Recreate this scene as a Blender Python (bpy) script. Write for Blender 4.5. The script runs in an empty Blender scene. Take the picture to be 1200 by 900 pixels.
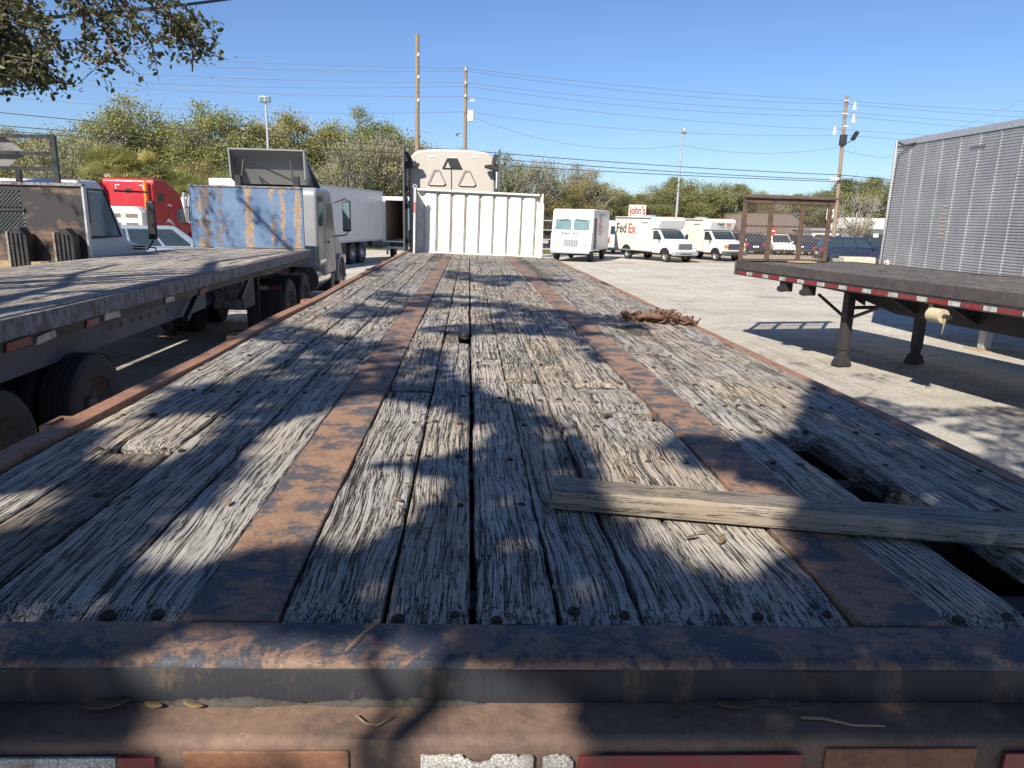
import bpy, bmesh, math, random
import numpy as np
from mathutils import Vector, Matrix, noise as mnoise
R = math.radians
random.seed(7); rng = np.random.default_rng(7)
SC = bpy.context.scene
COL = SC.collection

# ------------------------------------------------------------------ camera
ZC = 2.108; FPX = 832.0
PITCH, YAW, ROLL = R(13.14), R(3.72), R(1.4)
_f = Vector((math.sin(YAW)*math.cos(PITCH), math.cos(YAW)*math.cos(PITCH), -math.sin(PITCH)))
_r = Vector((math.cos(YAW), -math.sin(YAW), 0)); _u = _r.cross(_f)
_rt = math.cos(ROLL)*_r + math.sin(ROLL)*_u
_up = -math.sin(ROLL)*_r + math.cos(ROLL)*_u
cam = bpy.data.cameras.new('camera'); camo = bpy.data.objects.new('camera', cam); COL.objects.link(camo)
cam.sensor_width = 36; cam.lens = FPX/1200*36; cam.clip_start = .05; cam.clip_end = 5000
camo.matrix_world = Matrix(((_rt.x, _up.x, -_f.x, 0), (_rt.y, _up.y, -_f.y, 0), (_rt.z, _up.z, -_f.z, ZC), (0, 0, 0, 1)))
SC.camera = camo

# ------------------------------------------------------------------ light
SUN_AZ, SUN_EL = R(31), R(40)          # light travels to the right and away from the camera
TOSUN = Vector((-math.sin(SUN_AZ)*math.cos(SUN_EL), -math.cos(SUN_AZ)*math.cos(SUN_EL), math.sin(SUN_EL)))
w = bpy.data.worlds.new('World'); SC.world = w; w.use_nodes = True
wn = w.node_tree; sky = wn.nodes.new('ShaderNodeTexSky'); sky.sky_type = 'NISHITA'; sky.sun_disc = False
sky.sun_elevation = SUN_EL; sky.sun_rotation = math.atan2(TOSUN.x, TOSUN.y)
sky.air_density = 1.0; sky.dust_density = .3; sky.ozone_density = 2.0; sky.altitude = 10
tint = wn.nodes.new('ShaderNodeVectorMath'); tint.operation = 'MULTIPLY'; tint.inputs[1].default_value = (.62, .75, 1.0)
wn.links.new(sky.outputs[0], tint.inputs[0]); wn.links.new(tint.outputs[0], wn.nodes['Background'].inputs[0]); wn.nodes['Background'].inputs[1].default_value = .072
sl = bpy.data.lights.new('sun', 'SUN'); sl.energy = 4.6; sl.angle = R(.53); sl.color = (1, .92, .8)
so = bpy.data.objects.new('sun', sl); COL.objects.link(so); so.rotation_euler = TOSUN.to_track_quat('Z', 'Y').to_euler()
vs = SC.view_settings; vs.view_transform = 'Standard'; vs.look = 'None'; vs.exposure = .95; vs.gamma = 1; vs.use_curve_mapping = False

def ray(px, py): return _f*FPX + _rt*(px-600) - _up*(py-450)
def G(px, py, z=0.0):
    d = ray(px, py); return Vector((0, 0, ZC)) + d*((z-ZC)/d.z)
def GZ(y): return -.008*min(max(y-8, 0), 80)                    # the yard falls gently away from the camera
def GG(px, py, up=0.0):
    z = up
    for _ in range(12):
        p = G(px, py, z); z = GZ(p.y)+up
    return p
def D(px, py, y):
    d = ray(px, py); return Vector((0, 0, ZC)) + d*(y/d.y)
def PX(p):
    v = Vector(p)-Vector((0, 0, ZC)); d = v.dot(_f)
    return (600+FPX*v.dot(_rt)/d, 450-FPX*v.dot(_up)/d) if d > .01 else None

# ------------------------------------------------------------------ mesh helper
class MB:
    def __init__(s): s.v = []; s.f = []
    def add(s, vs, fs):
        o = len(s.v); s.v += [tuple(v) for v in vs]; s.f += [tuple(i+o for i in f) for f in fs]; return s
    def box(s, x0, x1, y0, y1, z0, z1):
        return s.add([(x0,y0,z0),(x1,y0,z0),(x1,y1,z0),(x0,y1,z0),(x0,y0,z1),(x1,y0,z1),(x1,y1,z1),(x0,y1,z1)],
                     [(3,2,1,0),(4,5,6,7),(0,1,5,4),(1,2,6,5),(2,3,7,6),(3,0,4,7)])
    def obox(s, c, size, rot=None):
        c = Vector(c); a, b, d = [q/2 for q in size]
        M = rot.to_matrix() if rot is not None else Matrix.Identity(3)
        P = [c+M@Vector(p) for p in [(-a,-b,-d),(a,-b,-d),(a,b,-d),(-a,b,-d),(-a,-b,d),(a,-b,d),(a,b,d),(-a,b,d)]]
        return s.add(P, [(3,2,1,0),(4,5,6,7),(0,1,5,4),(1,2,6,5),(2,3,7,6),(3,0,4,7)])
    def prism(s, poly, axis, a, b, poly2=None):
        n = len(poly); q = poly2 or poly
        def p3(p, t): return (t, p[0], p[1]) if axis == 'x' else ((p[0], t, p[1]) if axis == 'y' else (p[0], p[1], t))
        vs = [p3(p, a) for p in poly]+[p3(p, b) for p in q]
        fs = [tuple(range(n-1, -1, -1)), tuple(range(n, 2*n))]+[(i, (i+1) % n, n+(i+1) % n, n+i) for i in range(n)]
        return s.add(vs, fs)
    def cyl(s, p0, p1, r0, r1=None, n=10, caps=True):
        p0, p1 = Vector(p0), Vector(p1); r1 = r0 if r1 is None else r1
        d = (p1-p0).normalized(); a = d.orthogonal().normalized(); b = d.cross(a)
        vs = []
        for p, r in ((p0, r0), (p1, r1)):
            vs += [p+(a*math.cos(2*math.pi*i/n)+b*math.sin(2*math.pi*i/n))*r for i in range(n)]
        fs = [(i, (i+1) % n, n+(i+1) % n, n+i) for i in range(n)]
        if caps: fs += [tuple(range(n-1, -1, -1)), tuple(range(n, 2*n))]
        return s.add(vs, fs)
    def tube(s, pts, r, n=6):
        pts = [Vector(p) for p in pts]; rr = r if isinstance(r, (list, tuple)) else [r]*len(pts)
        vs = []; fs = []; a = None
        for i, p in enumerate(pts):
            d = (pts[min(i+1, len(pts)-1)]-pts[max(i-1, 0)]).normalized()
            a = d.orthogonal().normalized() if a is None else (a-d*a.dot(d)).normalized()
            b = d.cross(a)
            vs += [p+(a*math.cos(2*math.pi*k/n)+b*math.sin(2*math.pi*k/n))*rr[i] for k in range(n)]
        for i in range(len(pts)-1):
            fs += [(i*n+k, i*n+(k+1) % n, (i+1)*n+(k+1) % n, (i+1)*n+k) for k in range(n)]
        fs += [tuple(range(n-1, -1, -1)), tuple(range((len(pts)-1)*n, len(pts)*n))]
        return s.add(vs, fs)
    def lathe(s, prof, c, axis=(1,0,0), n=24):
        c = Vector(c); d = Vector(axis).normalized(); a = d.orthogonal().normalized(); b = d.cross(a)
        vs = []; m = len(prof)
        for k in range(n):
            t = 2*math.pi*k/n; e = a*math.cos(t)+b*math.sin(t)
            vs += [c+d*h+e*r for r, h in prof]
        fs = [(k*m+i, k*m+i+1, ((k+1) % n)*m+i+1, ((k+1) % n)*m+i) for k in range(n) for i in range(m-1)]
        return s.add(vs, fs)
    def quad(s, *p): return s.add(p, [tuple(range(len(p)))])
    def build(s, name, mat, parent=None, bevel=0, smooth=None, seg=2, kind=None, fix=True):
        me = bpy.data.meshes.new(name); me.from_pydata(s.v, [], s.f)
        if fix and len(s.f) < 60000:
            bm = bmesh.new(); bm.from_mesh(me); bmesh.ops.recalc_face_normals(bm, faces=bm.faces); bm.to_mesh(me); bm.free()
        return link(name, me, mat, parent, bevel, smooth, seg, kind)

def link(name, me, mat, parent=None, bevel=0, smooth=None, seg=2, kind=None):
    if mat is not None and not me.materials: me.materials.append(mat)
    o = bpy.data.objects.new(name, me); COL.objects.link(o); o.parent = parent
    if smooth is not None:
        me.polygons.foreach_set('use_smooth', [True]*len(me.polygons))
        if smooth > 0: me.set_sharp_from_angle(angle=R(smooth))
    if bevel:
        m = o.modifiers.new('bevel', 'BEVEL'); m.width = bevel; m.segments = seg; m.limit_method = 'ANGLE'; m.angle_limit = R(35)
        if smooth is None:
            me.polygons.foreach_set('use_smooth', [True]*len(me.polygons)); me.set_sharp_from_angle(angle=R(50))
    if kind: o['kind'] = kind
    return o

def thing(name, label, cat, loc=(0,0,0), rz=0, group=None):
    o = bpy.data.objects.new(name, None); COL.objects.link(o); o.location = loc; o.rotation_euler = (0,0,rz)
    o['label'] = label; o['category'] = cat
    if group: o['group'] = group
    return o
def tag(o, label, cat, group=None):
    o['label'] = label; o['category'] = cat
    if group: o['group'] = group
    return o
def copy_tree(o, parent=None):
    c = o.copy(); COL.objects.link(c); c.parent = parent
    for ch in list(o.children): copy_tree(ch, c)
    return c

# ------------------------------------------------------------------ materials
def newmat(name):
    m = bpy.data.materials.new(name); m.use_nodes = True; nt = m.node_tree
    return m, nt, nt.nodes['Principled BSDF']
def nd(nt, t, **k):
    n = nt.nodes.new(t)
    for a, b in k.items():
        if a.startswith('i_'):
            s = n.inputs[a[2:].replace('_', ' ')]
            if hasattr(b, 'node'): nt.links.new(b, s)
            else: s.default_value = b
        else: setattr(n, a, b)
    return n
def coords(nt, rand=True, scale=(1,1,1), gen='Object'):
    v = nd(nt, 'ShaderNodeTexCoord').outputs[gen]
    if rand:
        r = nd(nt, 'ShaderNodeObjectInfo').outputs['Random']
        ml = nd(nt, 'ShaderNodeMath', operation='MULTIPLY'); nt.links.new(r, ml.inputs[0]); ml.inputs[1].default_value = 41.7
        ad = nd(nt, 'ShaderNodeVectorMath', operation='ADD'); nt.links.new(v, ad.inputs[0]); nt.links.new(ml.outputs[0], ad.inputs[1]); v = ad.outputs[0]
    if scale != (1,1,1):
        mp = nd(nt, 'ShaderNodeVectorMath', operation='MULTIPLY'); nt.links.new(v, mp.inputs[0]); mp.inputs[1].default_value = scale; v = mp.outputs[0]
    return v
def noi(nt, v, scale, detail=4, rough=.55, dist=0):
    n = nd(nt, 'ShaderNodeTexNoise', i_Vector=v, i_Scale=scale, i_Detail=detail, i_Roughness=rough, i_Distortion=dist)
    return n.outputs['Fac']
def ramp(nt, fac, stops):
    n = nd(nt, 'ShaderNodeValToRGB', i_Fac=fac); e = n.color_ramp.elements
    while len(e) < len(stops): e.new(.5)
    for k, (p, c) in enumerate(stops):
        e[k].position = p; e[k].color = (c, c, c, 1) if not isinstance(c, (tuple, list)) else (*c, 1)
    return n.outputs['Color']
def mix(nt, fac, a, b):
    n = nd(nt, 'ShaderNodeMix', data_type='RGBA')
    for s, v in ((n.inputs[0], fac), (n.inputs[6], a), (n.inputs[7], b)):
        if hasattr(v, 'node'): nt.links.new(v, s)
        else: s.default_value = v if isinstance(v, float) else ((*v, 1) if len(v) == 3 else v)
    return n.outputs[2]
def bump(nt, b, h, strength=.4, dist=.01):
    n = nd(nt, 'ShaderNodeBump', i_Height=h, i_Strength=strength, i_Distance=dist); nt.links.new(n.outputs[0], b.inputs['Normal'])
def setb(nt, b, col=None, rough=.5, metal=0, spec=None):
    for s, v in (('Base Color', col), ('Roughness', rough), ('Metallic', metal), ('Specular IOR Level', spec)):
        if v is None: continue
        if hasattr(v, 'node'): nt.links.new(v, b.inputs[s])
        else: b.inputs[s].default_value = (*v, 1) if isinstance(v, tuple) and len(v) == 3 else v

def paint(name, col, rough=.4, metal=0, dirt=.35, dcol=(.13,.11,.09), scale=2.2, bm=.06, streak=True):
    m, nt, b = newmat(name); v = coords(nt)
    a = noi(nt, v, scale, 6, .62)
    st = noi(nt, coords(nt, True, (5, 5, .5)), 3, 4, .6)
    k = ramp(nt, a, [(.42, 0), (.78, dirt)]); k2 = ramp(nt, st, [(.5, 0), (.8, dirt*.8 if streak else 0)])
    c = mix(nt, k, col, dcol); c = mix(nt, k2, c, dcol)
    fine = noi(nt, v, 60, 3, .6)
    setb(nt, b, c, ramp(nt, a, [(.3, max(.05, rough-.1)), (.8, min(1, rough+.25))]), metal)
    bump(nt, b, fine, bm, .004); return m
def rusty(name, pcol, rcol=(.23,.1,.05), rcol2=(.33,.16,.08), lo=.45, hi=.55, scale=4, rough=.75, bm=.5, stretch=(1,1,1), flecks=0, dark=.4):
    m, nt, b = newmat(name); v = coords(nt, True, stretch)
    a = noi(nt, v, scale, 12, .74, .3); f = noi(nt, v, scale*14, 6, .7)
    rc = mix(nt, ramp(nt, f, [(.3, 0), (.7, 1)]), rcol, rcol2)
    rc = mix(nt, ramp(nt, noi(nt, v, scale*2.3, 5, .6), [(.45, 0), (.75, dark)]), rc, (.05,.035,.028))
    k = ramp(nt, a, [(lo, 0), (hi, 1)])
    c = mix(nt, k, pcol, rc)
    if flecks:
        fl = ramp(nt, noi(nt, v, scale*22, 3, .7), [(.66, 0), (.72, flecks)]); c = mix(nt, fl, c, (.5,.44,.36))
    setb(nt, b, c, rough); b.inputs['Specular IOR Level'].default_value = .35
    h = nd(nt, 'ShaderNodeMath', operation='ADD'); nt.links.new(k, h.inputs[0]); nt.links.new(f, h.inputs[1])
    bump(nt, b, h.outputs[0], bm, .003); return m
def plain(name, col, rough=.5, metal=0, bm=0, scale=40):
    m, nt, b = newmat(name); v = coords(nt); a = noi(nt, v, scale, 4)
    c = mix(nt, ramp(nt, a, [(.35, 0), (.7, 1)]), tuple(q*.82 for q in col), tuple(min(1, q*1.1) for q in col))
    setb(nt, b, c, rough, metal)
    if bm: bump(nt, b, a, bm, .004)
    return m
def wood(name, light, mid, crack=(.018,.016,.015), gs=80, stretch=.03, crk=1.0, bmp=.9, blot=.55, warp=.05):
    m, nt, b = newmat(name); v = coords(nt)
    wob = nd(nt, 'ShaderNodeTexNoise', i_Vector=v, i_Scale=2.3, i_Detail=2.0)
    sb = nd(nt, 'ShaderNodeVectorMath', operation='SUBTRACT'); nt.links.new(wob.outputs['Color'], sb.inputs[0]); sb.inputs[1].default_value = (.5,.5,.5)
    sc = nd(nt, 'ShaderNodeVectorMath', operation='MULTIPLY'); nt.links.new(sb.outputs[0], sc.inputs[0]); sc.inputs[1].default_value = (warp, 0, 0)
    ad = nd(nt, 'ShaderNodeVectorMath', operation='ADD'); nt.links.new(v, ad.inputs[0]); nt.links.new(sc.outputs[0], ad.inputs[1])
    st = nd(nt, 'ShaderNodeVectorMath', operation='MULTIPLY'); nt.links.new(ad.outputs[0], st.inputs[0]); st.inputs[1].default_value = (1, stretch, 1)
    g = noi(nt, st.outputs[0], gs, 5, .62, .12); g2 = noi(nt, st.outputs[0], gs*5, 5, .65); g3 = noi(nt, st.outputs[0], gs*2.1, 3, .55); g4 = noi(nt, v, 11, 3, .6)
    def fissure(src, wd, lvl):
        q = nd(nt, 'ShaderNodeMath', operation='SUBTRACT'); nt.links.new(src, q.inputs[0]); q.inputs[1].default_value = lvl
        q2 = nd(nt, 'ShaderNodeMath', operation='ABSOLUTE'); nt.links.new(q.outputs[0], q2.inputs[0]); return ramp(nt, q2.outputs[0], [(0, 0), (wd*.35, .12), (wd, 1)])
    st2 = nd(nt, 'ShaderNodeVectorMath', operation='MULTIPLY'); nt.links.new(ad.outputs[0], st2.inputs[0]); st2.inputs[1].default_value = (1, stretch*.45, 1)
    k = fissure(g, .02*crk, .5); k2 = fissure(g3, .02*crk, .47); kd = fissure(noi(nt, st2.outputs[0], gs*.36, 5, .6, .2), .010*crk, .52)
    k3 = mix(nt, ramp(nt, g4, [(.4, 0), (.6, 1)]), k2, (1.0, 1.0, 1.0)) 
    base = mix(nt, ramp(nt, g2, [(.3, 0), (.7, 1)]), mid, light)
    bl = noi(nt, v, 4.5, 6, .65)
    base = mix(nt, ramp(nt, bl, [(.5, 0), (.72, blot)]), base, tuple(q*.28 for q in mid))
    rot = noi(nt, coords(nt, True, (1, .3, 1)), 26, 6, .7); base = mix(nt, ramp(nt, rot, [(.56, 0), (.66, blot)]), base, tuple(q*.2 for q in mid))
    tint = noi(nt, v, 1.4, 2); base = mix(nt, ramp(nt, tint, [(.38, 0), (.62, .6)]), base, (light[0]*.92, light[1]*.76, light[2]*.58))
    rv = nd(nt, 'ShaderNodeObjectInfo').outputs['Random']; base = mix(nt, ramp(nt, rv, [(0, .3), (1, 0)]), base, (mid[0]*.6, mid[1]*.6, mid[2]*.58))
    kk = nd(nt, 'ShaderNodeMath', operation='MULTIPLY'); nt.links.new(k, kk.inputs[0]); nt.links.new(k3, kk.inputs[1])
    k4 = nd(nt, 'ShaderNodeMath', operation='MULTIPLY'); nt.links.new(kk.outputs[0], k4.inputs[0]); nt.links.new(kd, k4.inputs[1]); kk = k4
    c = mix(nt, kk.outputs[0], crack, base)
    setb(nt, b, c, .85, 0, .25)
    h = nd(nt, 'ShaderNodeMath', operation='MULTIPLY_ADD'); nt.links.new(g2, h.inputs[0]); h.inputs[1].default_value = .25; nt.links.new(kk.outputs[0], h.inputs[2])
    bump(nt, b, h.outputs[0], bmp, .008); return m
def leafmat(name, a, b_, c, trans=.35, scale=1.2):
    m, nt, b = newmat(name); g = nd(nt, 'ShaderNodeNewGeometry').outputs['Position']
    k = noi(nt, g, scale, 3); k2 = noi(nt, g, scale*14, 2)
    col = mix(nt, ramp(nt, k, [(.35, 0), (.65, 1)]), a, b_); col = mix(nt, ramp(nt, k2, [(.45, 0), (.7, .8)]), col, c)
    rv = nd(nt, 'ShaderNodeObjectInfo').outputs['Random']; col = mix(nt, ramp(nt, rv, [(0, 0), (.5, .1), (1, .5)]), col, (b_[0]*.95, b_[1]*.72, b_[2]*.8)); col = mix(nt, ramp(nt, rv, [(0, .3), (.35, 0)]), col, (a[0]*.5, a[1]*.62, a[2]*.6))
    setb(nt, b, col, .5, 0, .4)
    t = nd(nt, 'ShaderNodeBsdfTranslucent'); nt.links.new(col, t.inputs[0])
    ms = nd(nt, 'ShaderNodeMixShader'); ms.inputs[0].default_value = trans
    nt.links.new(b.outputs[0], ms.inputs[1]); nt.links.new(t.outputs[0], ms.inputs[2]); nt.links.new(ms.outputs[0], nt.nodes['Material Output'].inputs[0]); return m
def glassmat(name, col=(.02,.03,.035), rough=.05):
    m, nt, b = newmat(name); setb(nt, b, col, rough, 0, .8)
    v = coords(nt); k = noi(nt, v, 3, 3); setb(nt, b, mix(nt, k, col, tuple(q*1.8 for q in col)), ramp(nt, k, [(.3, rough), (.8, rough+.1)])); return m
def tapemat(name, col, cells=True):
    m, nt, b = newmat(name); v = coords(nt)
    if cells:
        vo = nd(nt, 'ShaderNodeTexVoronoi', feature='DISTANCE_TO_EDGE', i_Vector=v, i_Scale=190.0)
        k = ramp(nt, vo.outputs['Distance'], [(.02, 0), (.12, 1)])
        c = mix(nt, k, tuple(q*.35 for q in col), col)
    else: c = col
    d = ramp(nt, noi(nt, v, 14, 6, .65), [(.42, 0), (.7, .8)]); c = mix(nt, d, c, (.09,.07,.06))
    setb(nt, b, c, .35); return m

M = {}
M['deck'] = wood('weathered_deck_wood', (.48,.455,.415), (.34,.325,.3), crk=1.0)
M['deck_dark'] = wood('dark_deck_wood', (.27,.25,.225), (.17,.16,.145), crk=1.2)
M['deck2'] = wood('grey_deck_wood', (.56,.535,.495), (.28,.265,.245), blot=.35, gs=80, crk=.6)
M['deck3'] = wood('dark_painted_deck_wood', (.24,.23,.235), (.13,.127,.13), blot=.5, gs=70)
M['timber'] = wood('smooth_grey_timber', (.3,.28,.25), (.2,.185,.16), gs=70, stretch=.03, crk=.7, bmp=.35, blot=.5)
M['pallet'] = wood('pale_bare_wood', (.5,.4,.27), (.36,.27,.17), gs=40, crk=.6, bmp=.3)
M['strip'] = rusty('rusted_beam_flange', (.07,.073,.085), (.19,.112,.076), (.33,.205,.13), lo=.44, hi=.52, scale=10, flecks=.6)
M['rail'] = rusty('rusted_side_rail', (.07,.055,.05), (.2,.1,.065), (.32,.18,.11), lo=.3, hi=.42, scale=5, flecks=.25)
M['beam'] = rusty('rusted_blue_black_beam', (.042,.048,.064), (.125,.083,.066), (.235,.15,.105), lo=.47, hi=.53, scale=11, flecks=.7, rough=.55)
M['grime'] = rusty('black_grimed_steel', (.02,.022,.027), (.055,.042,.035), (.12,.085,.062), lo=.54, hi=.66, scale=8, rough=.6, stretch=(1,1,.4))
M['beamlow'] = rusty('brown_rusted_beam', (.06,.045,.04), (.12,.078,.06), (.2,.13,.09), lo=.38, hi=.55, scale=3, flecks=.15, bm=.3)
M['rustplate'] = rusty('orange_rust_plate', (.09,.055,.045), (.16,.075,.045), (.26,.13,.07), lo=.3, hi=.5, scale=6)
M['weld'] = rusty('grey_weld_bead', (.07,.063,.057), (.06,.046,.038), (.13,.105,.085), lo=.5, hi=.7, scale=18, bm=1)
M['bolt'] = rusty('rusty_bolt_head', (.025,.022,.022), (.05,.032,.026), (.085,.055,.04), lo=.4, hi=.6, scale=30)
M['chain'] = rusty('red_rust_chain', (.09,.05,.035), (.13,.065,.045), (.21,.115,.075), lo=.3, hi=.6, scale=20)
M['under'] = paint('black_chassis_steel', (.018,.019,.022), .55, dirt=.5, dcol=(.07,.055,.045))
M['navy'] = paint('navy_chassis_paint', (.025,.04,.085), .45, dirt=.5, dcol=(.07,.06,.05))
M['white_rail'] = rusty('flaking_white_rail', (.22,.225,.24), (.085,.072,.065), (.17,.14,.12), lo=.45, hi=.56, scale=13, bm=.4, stretch=(1,1,.45), dark=.5)
def bluepanel():
    m, nt, b = newmat('blue_paint_with_rust_streaks'); v = nd(nt, 'ShaderNodeTexCoord').outputs['Object']
    sep = nd(nt, 'ShaderNodeSeparateXYZ'); nt.links.new(v, sep.inputs[0]); X = sep.outputs[0]
    wob = noi(nt, v, 3.5, 7, .72); brk = noi(nt, v, 6, 6, .7); fine = noi(nt, v, 26, 5, .7)
    col = mix(nt, ramp(nt, noi(nt, v, 2.2, 5), [(.3, 0), (.7, 1)]), (.07,.125,.225), (.12,.19,.305))
    col = mix(nt, ramp(nt, fine, [(.62, 0), (.7, .5)]), col, (.4,.42,.42))
    rc = mix(nt, ramp(nt, fine, [(.35, 0), (.6, 1)]), (.2,.115,.065), (.34,.26,.17))
    for c, wd, thr, cc in ((.02, .15, .44, rc), (.48, .09, .46, rc), (.68, .11, .45, rc), (.97, .12, .42, rc), (-.82, .2, .47, (.12,.085,.065)), (-.55, .16, .52, (.14,.1,.07)), (-.92, .1, .55, rc)):
        t = nd(nt, 'ShaderNodeMath', operation='SUBTRACT'); nt.links.new(X, t.inputs[0]); t.inputs[1].default_value = c
        t2 = nd(nt, 'ShaderNodeMath', operation='ABSOLUTE'); nt.links.new(t.outputs[0], t2.inputs[0])
        t3 = nd(nt, 'ShaderNodeMath', operation='MULTIPLY_ADD'); nt.links.new(wob, t3.inputs[0]); t3.inputs[1].default_value = .28; nt.links.new(t2.outputs[0], t3.inputs[2])
        k = ramp(nt, t3.outputs[0], [(.14+wd*.42-.012, 1), (.14+wd*.42+.012, 0)])
        kb = ramp(nt, brk, [(thr-.06, 0), (thr+.02, 1)])
        mu = nd(nt, 'ShaderNodeMath', operation='MULTIPLY'); nt.links.new(k, mu.inputs[0]); nt.links.new(kb, mu.inputs[1])
        col = mix(nt, mu.outputs[0], col, cc)
    setb(nt, b, col, .6); bump(nt, b, fine, .2, .003); return m
M['bluepanel'] = bluepanel()
M['charred'] = rusty('black_and_rust_panel', (.035,.035,.037), (.3,.13,.06), (.2,.18,.16), lo=.5, hi=.66, scale=1.5, stretch=(.8,1,2), bm=.3, dark=.3)
M['bulk'] = paint('grimy_white_paint', (.64,.64,.62), .5, dirt=.6, dcol=(.3,.27,.22), scale=6)
M['white'] = paint('white_vehicle_paint', (.66,.66,.64), .3, dirt=.16, dcol=(.4,.36,.3))
M['cream'] = paint('cream_vehicle_paint', (.62,.6,.55), .35, dirt=.25, dcol=(.4,.34,.25))
M['beige'] = paint('beige_cab_paint', (.44,.41,.37), .4, dirt=.2, dcol=(.35,.3,.24))
M['silver'] = paint('silver_grey_cab_paint', (.33,.345,.36), .35, .35, dirt=.3, dcol=(.19,.18,.17))
M['deflector'] = paint('grey_fibreglass', (.16,.165,.16), .6, dirt=.3, dcol=(.1,.09,.08))
M['darkgrey'] = paint('dark_grey_fairing', (.07,.072,.08), .55, dirt=.4, dcol=(.14,.12,.1))
M['red'] = paint('red_truck_paint', (.4,.014,.022), .3, dirt=.15, dcol=(.12,.02,.02))
M['maroon'] = paint('dark_red_paint', (.2,.012,.02), .35, dirt=.2)
M['bluegrey'] = paint('blue_grey_car_paint', (.3,.36,.43), .25, .3, dirt=.15)
M['navycar'] = paint('navy_car_paint', (.015,.025,.06), .2, .1, dirt=.1)
M['black'] = plain('black_plastic', (.02,.02,.021), .5)
M['rubber'] = plain('tyre_rubber', (.034,.034,.035), .75, bm=.3, scale=120)
M['rim'] = plain('steel_rim', (.42,.42,.42), .35, .6)
M['rimdark'] = rusty('dirty_steel_rim', (.1,.1,.1), lo=.5, hi=.6, scale=8)
M['chrome'] = plain('chrome', (.7,.7,.7), .15, .95)
M['glass'] = glassmat('vehicle_glass')
M['paleglass'] = glassmat('reflecting_glass', (.09,.14,.14), .08)
M['taper'] = tapemat('red_reflective_tape', (.22,.016,.024), False)
M['tapew'] = tapemat('white_reflective_tape', (.56,.55,.52))
M['amber'] = plain('amber_lens', (.8,.25,.02), .25)
M['redlens'] = plain('red_lens', (.5,.02,.02), .25)
M['lens'] = plain('clear_lens', (.75,.76,.78), .12)
M['strap'] = plain('webbing_strap', (.45,.38,.25), .9, bm=.4)
M['concrete'] = paint('pale_concrete', (.46,.41,.31), .85, dirt=.5, dcol=(.2,.17,.12), bm=.3)
M['pole'] = wood('utility_pole_wood', (.36,.3,.22), (.24,.19,.14), gs=14, stretch=1, crk=.6, bmp=.2, warp=0)
M['galv'] = plain('galvanised_steel', (.5,.51,.53), .4, .5)
M['insul'] = plain('white_porcelain', (.8,.8,.78), .3)
M['wire'] = plain('black_cable', (.02,.02,.022), .6)
M['wire2'] = plain('aluminium_wire', (.12,.13,.15), .5, .2)
M['bark'] = plain('oak_bark', (.13,.105,.085), .9, bm=.8, scale=9)
M['palebark'] = plain('pale_bark', (.34,.3,.25), .9, bm=.5, scale=6)
M['oakleaf'] = leafmat('live_oak_leaf', (.045,.07,.022), (.09,.11,.035), (.06,.05,.02), .3, 3)
M['leafA'] = leafmat('olive_foliage', (.25,.27,.09), (.36,.35,.14), (.15,.17,.055), .3, .22)
M['leafB'] = leafmat('grey_green_foliage', (.25,.26,.13), (.32,.31,.17), (.16,.175,.08), .3, .3)
M['leafC'] = leafmat('green_foliage', (.19,.22,.075), (.28,.28,.11), (.12,.145,.05), .3, .22)
M['greybark'] = plain('grey_twig_bark', (.3,.28,.25), .9, bm=.3, scale=6)
M['twig'] = plain('bare_twigs', (.24,.21,.18), .9)
M['palm'] = leafmat('palm_frond', (.26,.28,.07), (.36,.36,.12), (.15,.18,.05), .35, .8)
M['deadpalm'] = leafmat('dead_palm_frond', (.32,.24,.15), (.4,.32,.22), (.2,.14,.09), .2, .8)
M['dryleaf'] = leafmat('dry_leaf', (.25,.17,.08), (.33,.26,.15), (.17,.11,.06), .25, 60)
M['stop'] = plain('red_sign_face', (.6,.02,.02), .4)
M['letterdark'] = plain('dark_green_lettering', (.015,.06,.055), .4)
M['letterpurple'] = plain('dark_lettering', (.03,.025,.05), .4)
M['letterred'] = plain('red_lettering', (.7,.03,.02), .4)
M['letterfade'] = plain('faded_red_lettering', (.45,.16,.14), .5)
M['roofbrown'] = plain('brown_shingle', (.16,.125,.1), .9, bm=.5, scale=5)
M['stucco'] = plain('white_stucco', (.68,.66,.6), .8, bm=.2)
M['mesh'] = rusty('rusty_expanded_metal', (.05,.04,.037), (.1,.06,.045), (.16,.1,.07), lo=.35, hi=.55, scale=9)

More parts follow.
